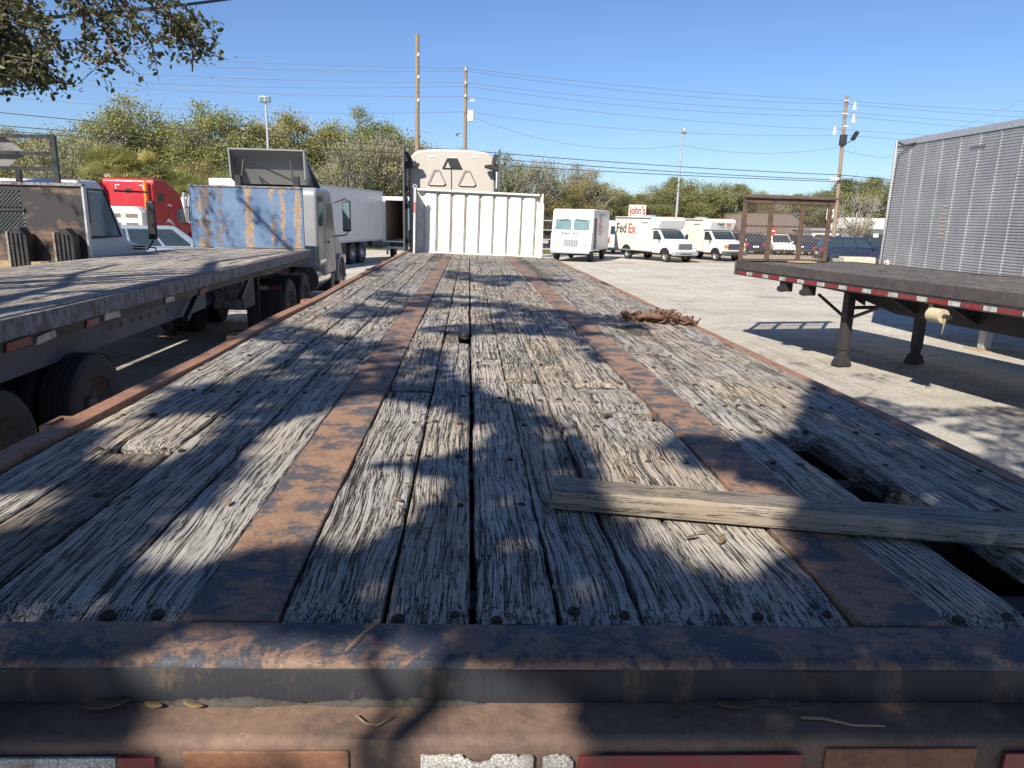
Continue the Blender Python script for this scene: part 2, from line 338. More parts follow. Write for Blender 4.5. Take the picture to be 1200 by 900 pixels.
# ------------------------------------------------------------------ ground
def ground_material():
    m, nt, b = newmat('pale_gravel_yard'); v = nd(nt, 'ShaderNodeTexCoord').outputs['Object']
    big = noi(nt, v, .22, 5, .6); mid = noi(nt, v, 1.7, 6, .65); fine = noi(nt, v, 28, 6, .75); vf = noi(nt, v, 110, 3, .7)
    lane = noi(nt, coords(nt, False, (.25, 1.1, 1)), .6, 5, .6)
    c = mix(nt, ramp(nt, mid, [(.3, 0), (.7, 1)]), (.47,.435,.375), (.63,.595,.52))
    c = mix(nt, ramp(nt, big, [(.4, 0), (.7, .5)]), c, (.33,.3,.25))
    c = mix(nt, ramp(nt, lane, [(.5, 0), (.72, .55)]), c, (.28,.255,.215))
    c = mix(nt, ramp(nt, fine, [(.38, .65), (.55, 0)]), c, (.2,.18,.15))
    c = mix(nt, ramp(nt, vf, [(.58, 0), (.7, .6)]), c, (.6,.57,.5))
    oil = ramp(nt, noi(nt, coords(nt, False, (.5, 1.3, 1)), .5, 4, .55), [(.62, 0), (.68, .5)]); c = mix(nt, oil, c, (.09,.085,.08))
    vo = nd(nt, 'ShaderNodeTexVoronoi', feature='DISTANCE_TO_EDGE', i_Vector=coords(nt, False, (1, 1, 1)), i_Scale=.35)
    ck = nd(nt, 'ShaderNodeMath', operation='MULTIPLY_ADD'); nt.links.new(mid, ck.inputs[0]); ck.inputs[1].default_value = .06; nt.links.new(vo.outputs['Distance'], ck.inputs[2])
    c = mix(nt, ramp(nt, ck.outputs[0], [(.030, .5), (.038, 0)]), c, (.16,.145,.12))
    tr = noi(nt, coords(nt, False, (2.2, .12, 1)), 1.1, 4, .6); c = mix(nt, ramp(nt, tr, [(.56, 0), (.7, .4)]), c, (.2,.185,.16))
    setb(nt, b, c, .92, 0, .2)
    h = nd(nt, 'ShaderNodeMath', operation='ADD'); nt.links.new(fine, h.inputs[0]); nt.links.new(vf, h.inputs[1]); bump(nt, b, h.outputs[0], .7, .02); return m
M['ground'] = ground_material()
M['grass'] = leafmat('short_grass', (.12,.14,.03), (.2,.19,.06), (.09,.1,.03), .1, 2)
M['dirt'] = plain('tan_dirt', (.36,.29,.2), .95, bm=.4, scale=2)
M['asphalt'] = plain('road_asphalt', (.07,.07,.07), .9, bm=.3, scale=6)
def sheet(name, pts, z, mat):
    o = MB().quad(*[(x, y, GZ(y)+z) for x, y in pts]).build(name, mat, fix=False); o['kind'] = 'structure'; return o
gm = MB(); ys = [-300, 8, 88, 2500]
for i in range(3): gm.quad((-1500, ys[i], GZ(ys[i])), (1500, ys[i], GZ(ys[i])), (1500, ys[i+1], GZ(ys[i+1])), (-1500, ys[i+1], GZ(ys[i+1])))
gm.build('ground', M['ground'], fix=False, kind='structure')
sheet('grass_verge', [(-90,56),(9.6,52),(9.6,60),(-90,62)], .012, M['grass'])
sheet('grass_verge', [(24,30),(70,26),(70,43.9),(22,43.9)], .012, M['grass'])
sheet('dirt_lot', [(13,44),(75,44),(80,66),(12,64)], .012, M['dirt'])
sheet('road', [(-300,68),(300,78),(300,86),(-300,76)], .014, M['asphalt'])

# ------------------------------------------------------------------ wheels
def wheel_meshes():
    r, wd = 1.0, .27
    t = MB(); wdt = .27
    prof = [(.56, -wdt), (.62, -wdt*1.02), (.8, -wdt*1.12), (.93, -wdt*1.05), (.985, -wdt*.85)]
    for k in range(5):                                     # tread ribs and grooves
        a = -wdt*.78+k*wdt*.39
        prof += [(1.0, a-wdt*.13), (1.0, a+wdt*.13), (.972, a+wdt*.14), (.972, a+wdt*.25)]
    prof = prof[:-2]+[(.985, wdt*.85), (.93, wdt*1.05), (.8, wdt*1.12), (.62, wdt*1.02), (.56, wdt)]
    t.lathe(prof, (0,0,0), (1,0,0), 36)
    me_t = t.build('tyre', M['rubber'], smooth=40); bpy.data.objects.remove(me_t)
    rm = MB().lathe([(.58, wdt*.98), (.57, wdt*.8), (.52, wdt*.5), (.46, wdt*.2), (.2, wdt*.2), (.18, wdt*.65), (.1, wdt*.7), (0, wdt*.7)], (0,0,0), (1,0,0), 28)
    rm.lathe([(.58, -wdt*.98), (.5, -wdt*.6), (.2, -wdt*.4), (0, -wdt*.4)], (0,0,0), (1,0,0), 20)
    for k in range(8):
        a = k*math.pi/4; rm.cyl((wdt*.2, .3*math.cos(a), .3*math.sin(a)), (wdt*.34, .3*math.cos(a), .3*math.sin(a)), .035, n=6)
    o = rm.build('rim', M['rim'], smooth=40); me_r = o.data; bpy.data.objects.remove(o)
    return bpy.data.meshes['tyre'], me_r
ME_TYRE, ME_RIM = wheel_meshes()
ME_RIMD = ME_RIM.copy(); ME_RIMD.materials.clear(); ME_RIMD.materials.append(M['rimdark'])
def wheel(parent, x, y, r=.5, side=1, width=1.0, dark=False, z=None):
    o = link('tyre', ME_TYRE, None, parent); o.location = (x, y, r if z is None else z); o.scale = (r*width*side, r, r)
    q = link('rim', ME_RIMD if dark else ME_RIM, None, o); return o

# ------------------------------------------------------------------ the long flatbed trailer under the camera
TILT = R(1.24)
flat = thing('flatbed_trailer', 'long flatbed trailer with weathered grey plank deck, rusty steel strips and white ribbed bulkhead', 'trailer', (-.033, 0, 0))
flat.rotation_euler = (0, TILT, 0)
DZ = 1.52; YR, YF = .945, 11.75
def sx(x, y): return .19+(x-.19)*(1-.045*max(0, y-1)/11)      # the deck narrows slightly towards the front
def plank(x0, x1, y0, y1, mat, parent, z=DZ, th=.045, jit=.004, seg=.16, name='plank', rot=None, sxf=sx, wear=1.0):
    n = max(3, int((y1-y0)/seg)); vs = []; fs = []
    s0 = random.uniform(0, 99)
    for i in range(n+1):
        y = y0+(y1-y0)*i/n
        e0 = mnoise.noise(Vector((s0, y*2.1, 0)))*jit*.8+random.uniform(-jit, jit)*.45; e1 = mnoise.noise(Vector((s0+9, y*2.1, 0)))*jit*.8+random.uniform(-jit, jit)*.45
        dz = mnoise.noise(Vector((s0+20, y*1.5, 0)))*.004*wear; tl = mnoise.noise(Vector((s0+33, y*.8, 0)))*.003*wear
        c = .0045*(.5+random.random()*.9); yy = y+(random.uniform(-.002, .012) if i == 0 else (random.uniform(-.012, .002) if i == n else 0))
        a, b = sxf(x0, y)+e0, sxf(x1, y)+e1; zt = z+dz; m = a+(b-a)*random.uniform(.35, .65)
        if i in (0, n): zt -= random.uniform(.004, .014)
        vs += [(a, yy, z-th), (a, yy, zt-c-tl), (a+c, yy, zt-tl), (m, yy+random.uniform(-.008,.008)*(i in (0, n)), zt+.001), (b-c, yy, zt+tl), (b, yy, zt-c+tl), (b, yy, z-th)]
    for i in range(n):
        fs += [(i*7+k, i*7+k+1, (i+1)*7+k+1, (i+1)*7+k) for k in range(6)]+[(i*7+6, i*7, (i+1)*7, (i+1)*7+6)]
    fs += [tuple(range(7)), tuple(range(n*7+6, n*7-1, -1))]
    mb = MB(); mb.add(vs, fs); return mb.build(name, mat, parent, smooth=30)

XL, XR = -1.075, 1.46
S1, S2, S3, S4 = -.409, -.275, .615, .758
# columns of planks between rail, strips and rail: (x0, x1, [joints along the length])
cols = [(-1.008, -.864, [4.6, 8.1]), (-.858, -.722, [1.72, 6.9]), (-.7155, -.5625, [3.4, 8.8]), (-.557, S1-.004, [5.3, 9.6]),
        (S2+.004, -.1235, [2.42, 4.55, 8.2]), (-.1165, .0075, [3.72, 7.6]), (.019, .143, [2.92, 6.9, 9.2]), (.149, .271, [2.6, 3.75, 7.9]),
        (.28, .404, [2.86, 4.45, 9.1]), (.411, S3-.005, [2.55, 5.6, 8.6]),
        (S4+.005, .908, [3.3, 6.7]), (.917, 1.054, [3.85, 7.2]), (1.061, 1.227, [5.1, 8.9]), (1.233, 1.385, [3.6, 7.7])]
hole_cols = {11: 1.95}
plank_spans = []
for ci, (a, b, js) in enumerate(cols):
    ys = [hole_cols.get(ci, YR)]+[j for j in js if j > hole_cols.get(ci, YR)]+[YF]
    for k in range(len(ys)-1):
        y0, y1 = ys[k]+(.009 if k else .003), ys[k+1]-.009
        if ci == 9 and k == 0:                                    # broken-out hole beside the right strip
            plank(a, b, y0, 2.09, M['deck'], flat); plank(a, b-.075, 2.09, 2.2, M['deck'], flat, jit=.008, seg=.04); plank(a, b, 2.2, y1, M['deck'], flat)
        elif ci == 11 and k == 0:
            plank(a+.105, b, 1.55, y0-.004, M['deck_dark'], flat, jit=.016, seg=.05)
            plank(a+.015, b, y0, 2.4, M['deck'], flat, jit=.012, seg=.06); plank(a, b, 2.4, y1, M['deck'], flat)
        elif ci == 11 and k == 1:
            plank(a, b, y0, 4.2, M['deck_dark'], flat, jit=.01, seg=.1); plank(a, b, 4.2, y1, M['deck'], flat)
        elif ci == 5 and k == 0:
            plank(a, b, y0, 3.4, M['deck'], flat); plank(a, b-.05, 3.4, y1, M['deck_dark'], flat, jit=.008)
        else:
            dark = (ci == 1 and k == 0) or (ci, k) in ((3, 2), (10, 2))
            plank(a, b, y0, y1, M['deck_dark' if dark else 'deck'], flat, jit=.006, seg=.05 if y0 < 3 else .16)
    plank_spans.append((a, b))
def bar(x0, x1, y0, y1, z0, z1, name, mat, par, n=24, wave=0):
    mb = MB(); vs = []; fs = []
    for i in range(n+1):
        y = y0+(y1-y0)*i/n; wv = mnoise.noise(Vector((x0*9, y*.9, 3)))*wave
        a, b = sx(x0, y)+wv, sx(x1, y)+wv; zz = mnoise.noise(Vector((x1*7, y*1.2, 1)))*wave*.4
        vs += [(a, y, z0), (a, y, z1+zz), (b, y, z1+zz), (b, y, z0)]
    for i in range(n):
        fs += [(i*4+k, i*4+(k+1) % 4, (i+1)*4+(k+1) % 4, (i+1)*4+k) for k in range(4)]
    fs += [(0,1,2,3), (n*4+3, n*4+2, n*4+1, n*4)]
    mb.add(vs, fs); return mb.build(name, mat, par, bevel=.003)
bar(S1, S2, YR+.003, YF, DZ-.03, DZ+.004, 'steel_strip', M['strip'], flat)
bar(S3, S4, YR+.003, YF, DZ-.03, DZ+.004, 'steel_strip', M['strip'], flat)
for a, b in ((S1+.06, S2-.06), (S3+.06, S4-.06)):
    bar(a, b, YR+.003, YF, DZ-.50, DZ-.032, 'main_beam', M['under'], flat, 4)
bar(XL, -1.018, .86, YF, DZ-.14, DZ+.012, 'side_rail', M['rail'], flat, 40, .02)
bar(1.398, XR-.012, .86, YF, DZ-.14, DZ-.002, 'side_rail', M['rail'], flat, 40, .012)
for k in range(7):                                                # stake pockets on both side rails
    for s in (-1,):
        y = 1.9+k*1.45+(.2 if s > 0 else 0); x = sx(XL, y)-.045 if s < 0 else sx(XR, y)+.012
        p = MB()
        p.box(x, x+.012, y-.05, y+.05, DZ-.13, DZ+.006).box(x+.0125, x+.0425, y-.05, y-.04, DZ-.13, DZ+.006).box(x+.0125, x+.0425, y+.04, y+.05, DZ-.13, DZ+.006)
        p.build('stake_pocket', M['rail'], flat)
for k in range(36):                                               # cross members under the planks
    y = 1.1+.3*k
    MB().box(sx(XL+.06, y), sx(XR-.07, y), y-.03, y+.03, DZ-.15, DZ-.048).build('cross_member', M['under'], flat)
MB().box(.84, 1.39, .97, 2.7, DZ-.42, DZ-.155).build('dark_hole_backing', M['black'], flat, bevel=.01)  # black filler block added below the deck so the broken holes read dark
MB().box(S2+.07, S3-.07, .97, 2.7, DZ-.42, DZ-.155).build('dark_gap_backing', M['black'], flat, bevel=.01)  # another added black filler, keeps the gaps between the middle planks dark
# rear beam: upper channel flush with the deck, dark face, lower ledge, bumper face
def xbar(prof, name, mat, x0=XL-.02, x1=XR+.02, n=50, wav=.002):
    vs = []; fs = []; m = len(prof)
    for i in range(n+1):
        x = x0+(x1-x0)*i/n
        for j, (y, z) in enumerate(prof):
            vs.append((x, y+mnoise.noise(Vector((x*5, j, 0)))*wav, z+mnoise.noise(Vector((x*4, j, 7)))*wav))
    for i in range(n): fs += [(i*m+k, i*m+(k+1) % m, (i+1)*m+(k+1) % m, (i+1)*m+k) for k in range(m)]
    fs += [tuple(range(m)), tuple(range(n*m+m-1, n*m-1, -1))]
    mb = MB(); mb.add(vs, fs); return mb.build(name, mat, flat, smooth=50)
xbar([(.94, DZ-.058), (.94, DZ+.004), (.864, DZ+.004), (.855, DZ+.001), (.851, DZ-.007), (.851, DZ-.058)], 'rear_channel', M['beam'])
xbar([(.8508, DZ-.0585), (.8508, DZ-.008), (.8492, DZ-.010), (.8485, DZ-.0585)], 'channel_web', M['grime'])
xbar([(.94, DZ-.30), (.94, DZ-.060), (.792, DZ-.060), (.783, DZ-.063), (.779, DZ-.070), (.779, DZ-.30)], 'bumper_beam', M['beamlow'])
for x0, x1 in ((-.42, -.21), (-.205, .03), (.33, .52)):          # weld beads where channel meets ledge
    w_ = MB(); n = 26; pts = []; rr = []
    for i in range(n+1):
        x = x0+(x1-x0)*i/n; pts.append((x, .848, DZ-.060+.003*mnoise.noise(Vector((x*20, 1, 1))))); rr.append(max(.0015, .0085*max(0, math.sin(math.pi*i/n))**.6*(.55+.8*random.random())))
    w_.tube(pts, rr, 7).build('weld_bead', M['weld'], flat, smooth=0)
for x0, x1 in ((D(215, 880, .775).x, D(410, 880, .775).x), (D(970, 880, .775).x, D(1148, 880, .775).x)):
    MB().box(x0, x1, .7745, .7785, DZ-.28, DZ-.073).build('patch_plate', M['rustplate'], flat, bevel=.002)
def tape(x0, x1, m, ragged):
    z1, z0 = DZ-.077, DZ-.128; n = 60; top = []
    for i in range(n+1):
        x = x0+(x1-x0)*i/n; top.append((x, z1-(max(0, mnoise.noise(Vector((x*23+4, 2, 0))))*.03+max(0, mnoise.noise(Vector((x*130, 5, 0))))*.006 if ragged else .001)))
    MB().prism([(x1, z0), (x0, z0)]+top, 'y', .7705, .774).build('reflective_tape', m, flat)
def tx(px): return D(px, 886, .772).x+.033
for a_, b_, mt, rg in ((-60, 104, 'tapew', False), (106, 150, 'taper', False), (464, 597, 'tapew', True), (608, 644, 'tapew', True), (650, 912, 'taper', False), (1152, 1260, 'taper', False)): tape(tx(a_), tx(b_), M[mt], rg)
# bolts
bm_ = MB().lathe([(.0115, -.004), (.0115, 0), (.0095, .004), (.006, .0055), (.0035, .003), (0, .0025)], (0,0,0), (0,0,1), 10)
ob = bm_.build('bolt', M['bolt'], smooth=35); ME_BOLT = ob.data; bpy.data.objects.remove(ob)
far = MB(); nb = 0
rows = [.975]+[1.1+.3*k for k in range(1, 36)]
for ri, y in enumerate(rows):
    for ci, (a, b) in enumerate(plank_spans):
        if y < hole_cols.get(ci, 0) and ci == 11: continue
        for t in (.2, .8):
            if random.random() < .3: continue
            x = sx(a+(b-a)*(t+random.uniform(-.07, .07)), y); yy = y+random.uniform(-.012, .012)
            z = DZ+.001+random.uniform(-.005, .002)
            if nb < 230:
                o = link('bolt', ME_BOLT, None, flat); o.location = (x, yy, z); o.rotation_euler = (random.uniform(-.12,.12), random.uniform(-.12,.12), random.random()*6); s = random.uniform(.65, .95); o.scale = (s,s,s); nb += 1
            else:
                far.cyl((x, yy, z-.002), (x, yy, z+.003), .009, .007, 6)
far.build('bolt_rows', M['bolt'], flat, kind='stuff')
for px, py in ((1000, 562), (1038, 566)):                         # bolts left standing in the rotted gap
    g = G(px, py, DZ-.02); MB().cyl((g.x, g.y, DZ-.06), (g.x, g.y, DZ-.004), .004, n=6).cyl((g.x, g.y, DZ-.004), (g.x, g.y, DZ), .012, .01, n=8).build('standing_bolt', M['bolt'], flat)
# bulkhead at the front
BX0, BX1, BZ = -.83, 1.105, DZ+.96
yb = YF-.1
bk = MB().box(BX0, BX1, yb+.09, yb+.1, DZ, BZ).build('bulkhead', M['bulk'], flat)
MB().box(BX0-.01, BX1+.01, yb+.0, yb+.115, BZ+.002, BZ+.035).build('top_rail', M['bulk'], bk, bevel=.006)
MB().box(BX0, BX1, yb+.0, yb+.088, DZ-.002, DZ+.025).build('bottom_rail', M['bulk'], bk, bevel=.004)
pw = (BX1-BX0-.14)/8
for k in range(8):                                                # trapezoid ribs with sloped tops
    x = BX0+.1+pw*k; a, b = x+.035, x+pw-.03
    mb = MB(); z0, z1 = DZ+.027, BZ-.002
    mb.prism([(x, yb+.088), (a, yb+.02), (b, yb+.02), (x+pw-.002, yb+.088)], 'z', z0, z1-.06, None)
    mb.prism([(x+.001, yb+.087), (a, yb+.021), (b, yb+.021), (x+pw-.003, yb+.087)], 'z', z1-.059, z1, [(x+.02, yb+.087), (a+.012, yb+.075), (b-.012, yb+.075), (x+pw-.02, yb+.087)])
    mb.build('ribbed_panel', M['bulk'], bk, bevel=.004)
for x in (BX0-.032, BX1+.004):
    MB().box(x, x+.028, yb-.32, yb-.285, DZ-.002, BZ+.03).build('corner_post', M['bulk'], bk, bevel=.004)
    MB().box(x+.01, x+.018, yb-.284, yb+.09, DZ, BZ-.01).build('side_wing', M['bulk'], bk)
MB().lathe([(.018, -.01), (.034, -.01), (.034, .01), (.018, .01), (.018, -.01)], (BX0-.02, yb-.30, BZ+.05), (0,1,0), 14).build('lifting_ring', M['galv'], bk)
MB().box(BX0-.0325, BX0-.006, yb-.3225, yb-.3205, BZ-.34, BZ-.18).build('red_decal', M['letterfade'], bk)
# running gear and landing gear, under the deck
for y in (1.9, 3.15):
    MB().cyl((-.9, y, .5), (1.28, y, .5), .06).build('axle', M['under'], flat)
    for x, s in ((-.86, -1), (-.56, -1), (1.24, 1), (.94, 1)): wheel(flat, x, y, .5, s, dark=True)
    MB().box(S1+.02, S4-.02, y-.35, y+.35, .62, DZ-.501).build('suspension_bogie', M['under'], flat)
for x in (S1+.05, S4-.15):
    MB().box(x, x+.12, 8.9, 9.02, .04, DZ-.2).box(x-.08, x+.2, 8.84, 9.08, 0, .038).build('landing_leg', M['under'], flat)

# ------------------------------------------------------------------ loose things on the deck
def deckpt(px, py, dz=0):
    p = G(px, py, DZ); p.z = DZ-math.sin(TILT)*p.x+dz; return p
a, b = deckpt(662, 600), deckpt(1290, 642)
tl = (b-a).length; ang = math.atan2(b.y-a.y, b.x-a.x)
tb = MB(); n = 40; vs = []; fs = []
for i in range(n+1):
    y = tl*i/n; q = lambda k: mnoise.noise(Vector((y*2.2, k*3.7, 0)))*.004
    kn = .003*math.exp(-((y-.27)/.05)**2)
    vs += [(-.04+q(1), y, .001), (.045+q(2), y, .001), (.048+q(3), y, .005), (.047+q(4)+kn, y, .036+q(5)), (.041+q(4)+kn, y, .041+q(6)+kn), (-.038+q(7), y, .041+q(8)+kn), (-.043+q(7), y, .036+q(9)), (-.044, y, .006)]
for i in range(n): fs += [(i*8+k, i*8+(k+1) % 8, (i+1)*8+(k+1) % 8, (i+1)*8+k) for k in range(8)]
fs += [tuple(range(8)), tuple(range(n*8+7, n*8-1, -1))]
o = tb.add(vs, fs).build('wooden_timber', M['timber'], smooth=30); o.location = (a.x-.02, a.y+.055, a.z+.008); o.rotation_euler = (TILT*1.0, 0, ang-math.pi/2)
o.rotation_euler = (-TILT, 0, ang-math.pi/2)
tag(o, 'loose square grey timber lying across the plank deck', 'timber')

# rusty chain heap: links along a wandering path
ch = thing('chain', 'heap of rusty red chain on the right side of the plank deck', 'chain', (0,0,0))
def chain_link_mesh():
    pts = []; L, r_ = .024, .014
    for k in range(20):
        t = 2*math.pi*k/20; pts.append((math.copysign(L-r_, math.cos(t))*(abs(math.cos(t)) > .05)+r_*math.cos(t), r_*math.sin(t), 0))
    mb = MB(); vs = []; fs = []; n = len(pts); m = 6
    for i, p in enumerate(pts):
        p = Vector(p); d = (Vector(pts[(i+1) % n])-Vector(pts[i-1])).normalized(); u = Vector((0,0,1)); s = d.cross(u)
        vs += [p+(s*math.cos(2*math.pi*k/m)+u*math.sin(2*math.pi*k/m))*.006 for k in range(m)]
    fs = [(i*m+k, i*m+(k+1) % m, ((i+1) % n)*m+(k+1) % m, ((i+1) % n)*m+k) for i in range(n) for k in range(m)]
    o = mb.add(vs, fs).build('chain_link', M['chain'], smooth=0); me = o.data; bpy.data.objects.remove(o); return me
ME_LINK = chain_link_mesh()
c0 = deckpt(770, 373)
pth = []
for i in range(170):
    t = i/169; u = -0.19+.4*t
    h1 = .03*math.exp(-((u+.16)/.05)**2)+.05*math.exp(-((u-.06)/.07)**2)+.02
    pth.append(Vector((c0.x+u*1.0+.035*math.sin(i*.9), c0.y+.02+.075*math.sin(i*1.37)*(.35+1.0*math.exp(-((u-.09)/.12)**2))-.25*u, c0.z+.008+h1*random.random())))
for i, p in enumerate(pth):
    o = link('chain_link', ME_LINK, None, ch); o.location = p; o.rotation_euler = (random.uniform(-1.6,1.6), random.uniform(-.7,.7), random.uniform(0, 6.3)); o.scale = (.75,)*3
sp = MB(); n = 14
sp.tube([(c0.x-.13+.17*i/n, c0.y-.03+.02*math.sin(i*.5)-.03*i/n, c0.z+.03+.018*math.sin(math.pi*i/n)) for i in range(n+1)], [.013+.008*math.sin(math.pi*i/n) for i in range(n+1)], 8)
sp.build('binder_lever', M['chain'], ch, smooth=0)

# fallen leaves and twigs
def leaf_thing(p, ln, rz, label, tilt=.2, curl=.3):
    mb = MB(); n = 5; vs = []; fs = []
    for i in range(n+1):
        t = i/n; wv = ln*.2*max(0, math.sin(math.pi*(t*.92+.04)))**.8; z = ln*curl*(t-.5)**2
        vs += [(-wv, t*ln-ln/2, z+wv*.35), (0, t*ln-ln/2, z), (wv, t*ln-ln/2, z+wv*.35)]
    for i in range(n): fs += [(i*3+k, i*3+k+1, i*3+k+4, i*3+k+3) for k in (0, 1)]
    o = mb.add(vs, fs).build('fallen_leaf', M['dryleaf'], smooth=0); o.location = p+Vector((0,0,.006)); o.rotation_euler = (random.uniform(-tilt,tilt), random.uniform(-tilt,tilt), rz)
    sd = o.modifiers.new('thick', 'SOLIDIFY'); sd.thickness = .0008
    return tag(o, label, 'leaf', 'dry leaves scattered over the plank deck')
spots = [(811,628),(822,622),(846,630),(543,742),(524,612),(497,625),(490,622),(546,530),(466,590),(590,640),(735,528),(738,560),(696,485),(775,535),(268,598),(620,648),(500,497),(486,541),(492,503),(640,600),(680,640),(842,492),(640,390),(575,470),(700,430)]
spots += [(493,487),(490,500),(486,520),(482,545),(478,572),(470,600),(465,625),(545,480),(546,590),(541,650),(742,540),(650,690),(690,655),(718,700)]
for px, py in spots: leaf_thing(deckpt(px, py), random.uniform(.018, .035), random.uniform(0, 6.3), 'small dry brown leaf fallen on the weathered planks')
lz = DZ-.074
for px, py, ln in ((125, 821, .05), (178, 820, .028), (225, 820, .03), (858, 821, .04)):
    p = D(px, py, .835); o = leaf_thing(Vector((p.x, .838, DZ-.062-math.sin(TILT)*p.x)), ln, random.uniform(1.2, 1.9), 'curled dry leaf lying on the rusty bumper ledge', .1); o['group'] = 'dry leaves on the bumper ledge'
def twig(pts, r, label):
    o = MB().tube(pts, [r*(1-.5*i/(len(pts)-1)) for i in range(len(pts))], 5).build('twig', M['deadpalm'], smooth=0); return tag(o, label, 'twig')
p = [deckpt(447, 715, .006), deckpt(443, 738, .008), deckpt(425, 752, .010), deckpt(405, 772, .009)]
twig(p, .0022, 'thin crooked twig hanging over the rear edge of the deck')
p0 = D(943, 820, .81); twig([Vector((p0.x+.11*t, .815-.02*t+.004*math.sin(t*7), DZ-.0565-math.sin(TILT)*(p0.x+.1*t))) for t in (0, .3, .6, 1)], .0028, 'pale straight twig lying on the rusty bumper ledge')
p0 = D(415, 818, .81); twig([Vector((p0.x+.05*t, .82-.02*math.sin(t*3), DZ-.0565-math.sin(TILT)*p0.x)) for t in (0, .3, .6, 1)], .002, 'short curved twig lying against the weld bead')
for k, (px, py) in enumerate(((740, 532), (708, 486))):
    q = deckpt(px, py); mb = MB()
    for j in range(5): mb.obox((q.x+random.uniform(-.015,.015), q.y+random.uniform(-.01,.01), q.z+.008+.002*j), (.03, .007, .004), Vector((random.uniform(-.2,.2), random.uniform(-.2,.2), random.uniform(-.5,.5))).normalized().to_track_quat('Z','Y').to_euler())
    if k: tag(mb.build('splintered_chip', M['timber']), 'splintered wood chips standing on the plank beside the small hole', 'wood chip')

# ------------------------------------------------------------------ flatbed trailer on the left
lt = thing('flatbed_trailer', 'flatbed trailer with flaking white side rail, navy frame and rust-streaked blue headboard', 'trailer', (-4.28, 9, 0), R(1.1))
LZ = 1.40; LW = 1.15; LF, LR = 5.86, -6.2
ident = lambda x, y: x
n = 12; pwid = 2*LW/n
for k in range(n):
    ys = [LR, random.uniform(-3.5, -1.5), random.uniform(.8, 3), LF]
    for j in range(3): plank(-LW+k*pwid+.004, -LW+(k+1)*pwid-.004, ys[j]+.004, ys[j+1]-.004, M['deck2'], lt, LZ, .045, .004, .5, sxf=ident)
for s in (-1, 1):
    x0, x1 = (LW+.002, LW+.045) if s > 0 else (-LW-.045, -LW-.002)
    mb = MB(); N = 34; vs = []; fs = []
    for i in range(N+1):
        y = LR+(LF-LR)*i/N; q = mnoise.noise(Vector((y*1.3, s, 5)))*.012
        vs += [(x0+s*.012, y, LZ-.15+q*.6), (x0+s*.012, y, LZ-.012+q*.6), (x1+s*.012+q*s, y, LZ-.012+q*.6), (x1+s*.012+q*s, y, LZ-.15+q)]
    for i in range(N): fs += [(i*4+k, i*4+(k+1) % 4, (i+1)*4+(k+1) % 4, (i+1)*4+k) for k in range(4)]
    fs += [(0,1,2,3), (N*4+3, N*4+2, N*4+1, N*4)]
    mb.add(vs, fs).build('side_rail', M['white_rail'], lt, bevel=.003)
for k, (y0, L_, mt) in enumerate(((-5.6, .3, 'taper'), (-5.28, .25, 'tapew'), (-4.95, .34, 'taper'), (-4.55, .2, 'tapew'), (-4.25, .3, 'taper'), (-3.9, .26, 'tapew'), (-3.2, .22, 'taper'), (-2.9, .3, 'tapew'), (-1.6, .25, 'tapew'), (-.6, .25, 'taper'))):
    dz = random.uniform(-.02, .015); MB().prism([(y0, LZ-.225+dz), (y0+L_, LZ-.22+dz*.3), (y0+L_-.02, LZ-.165+dz*.3), (y0+.02, LZ-.17+dz)], 'x', LW+.018, LW+.030).build('reflective_tape', M[mt], lt)
MB().box(LW-.01, LW+.016, LR+.2, LF-.4, LZ-.235, LZ-.156).build('rub_rail', M['under'], lt)
for k in range(22):
    y = LR+.3+k*.54; MB().box(-LW, LW+.002, y-.04, y+.04, LZ-.16, LZ-.046).build('cross_member', M['under'], lt)
for s in (-1, 1):
    mb = MB(); mb.prism([(LR+.1, LZ-.62), (3.2, LZ-.62), (4.2, LZ-.40), (LF-.2, LZ-.40), (LF-.2, LZ-.17), (LR+.1, LZ-.17)], 'x', s*.5-.06, s*.5+.06)
    mb.build('main_beam', M['navy'], lt, bevel=.006)
M['navylight'] = paint('lighter_navy_paint', (.06,.085,.14), .5, dirt=.4, dcol=(.12,.1,.09))  # paler navy than the main beams, for the slider rail
sub = MB().box(.82, .90, -4.2, .4, LZ-.52, LZ-.20).build('slider_rail', M['navylight'], lt, bevel=.004)
for k in range(7): MB().cyl((.895, -2.2+k*.22, LZ-.38), (.905, -2.2+k*.22, LZ-.38), .028, n=12).build('pin_hole', M['black'], sub)
for y0, y1 in ((.1, -.55), (2.3, 1.6)): MB().obox((.98, (y0+y1)/2, LZ-.35), (.06, .75, .05), Vector((0, .75, .42)).to_track_quat('Y', 'Z').to_euler()).build('strut', M['navy'], lt)
for y in (-2.95, -4.3):
    MB().cyl((-1.0, y, .46), (1.0, y, .46), .06).build('axle', M['under'], lt)
    for x, s in ((.96, 1), (.64, 1), (-.96, -1), (-.64, -1)): wheel(lt, x, y, .46, s, 1.0, True)
MB().box(-.55, .55, -4.9, -2.6, .56, LZ-.621).build('suspension_bogie', M['under'], lt)
tbx = MB().box(.55, .98, 1.75, 2.4, LZ-.72, LZ-.18).build('tool_box', M['under'], lt, bevel=.01)
MB().box(.57, .96, 1.735, 1.748, LZ-.70, LZ-.20).build('end_panel', M['white_rail'], tbx, bevel=.004)
for x in (.72, -.72):
    o = MB().box(x-.06, x+.06, 3.35, 3.47, .09, LZ-.17).box(x-.05, x+.05, 3.36, 3.46, .02, .088).build('landing_leg', M['under'], lt, bevel=.01)
    MB().box(x-.2, x+.2, 3.2, 3.62, 0, .018).build('foot_pad', M['pallet'], o)
    MB().cyl((x, 3.3, LZ-.3), (x*.6, 2.4, LZ-.5), .025, n=6).build('brace', M['under'], lt)
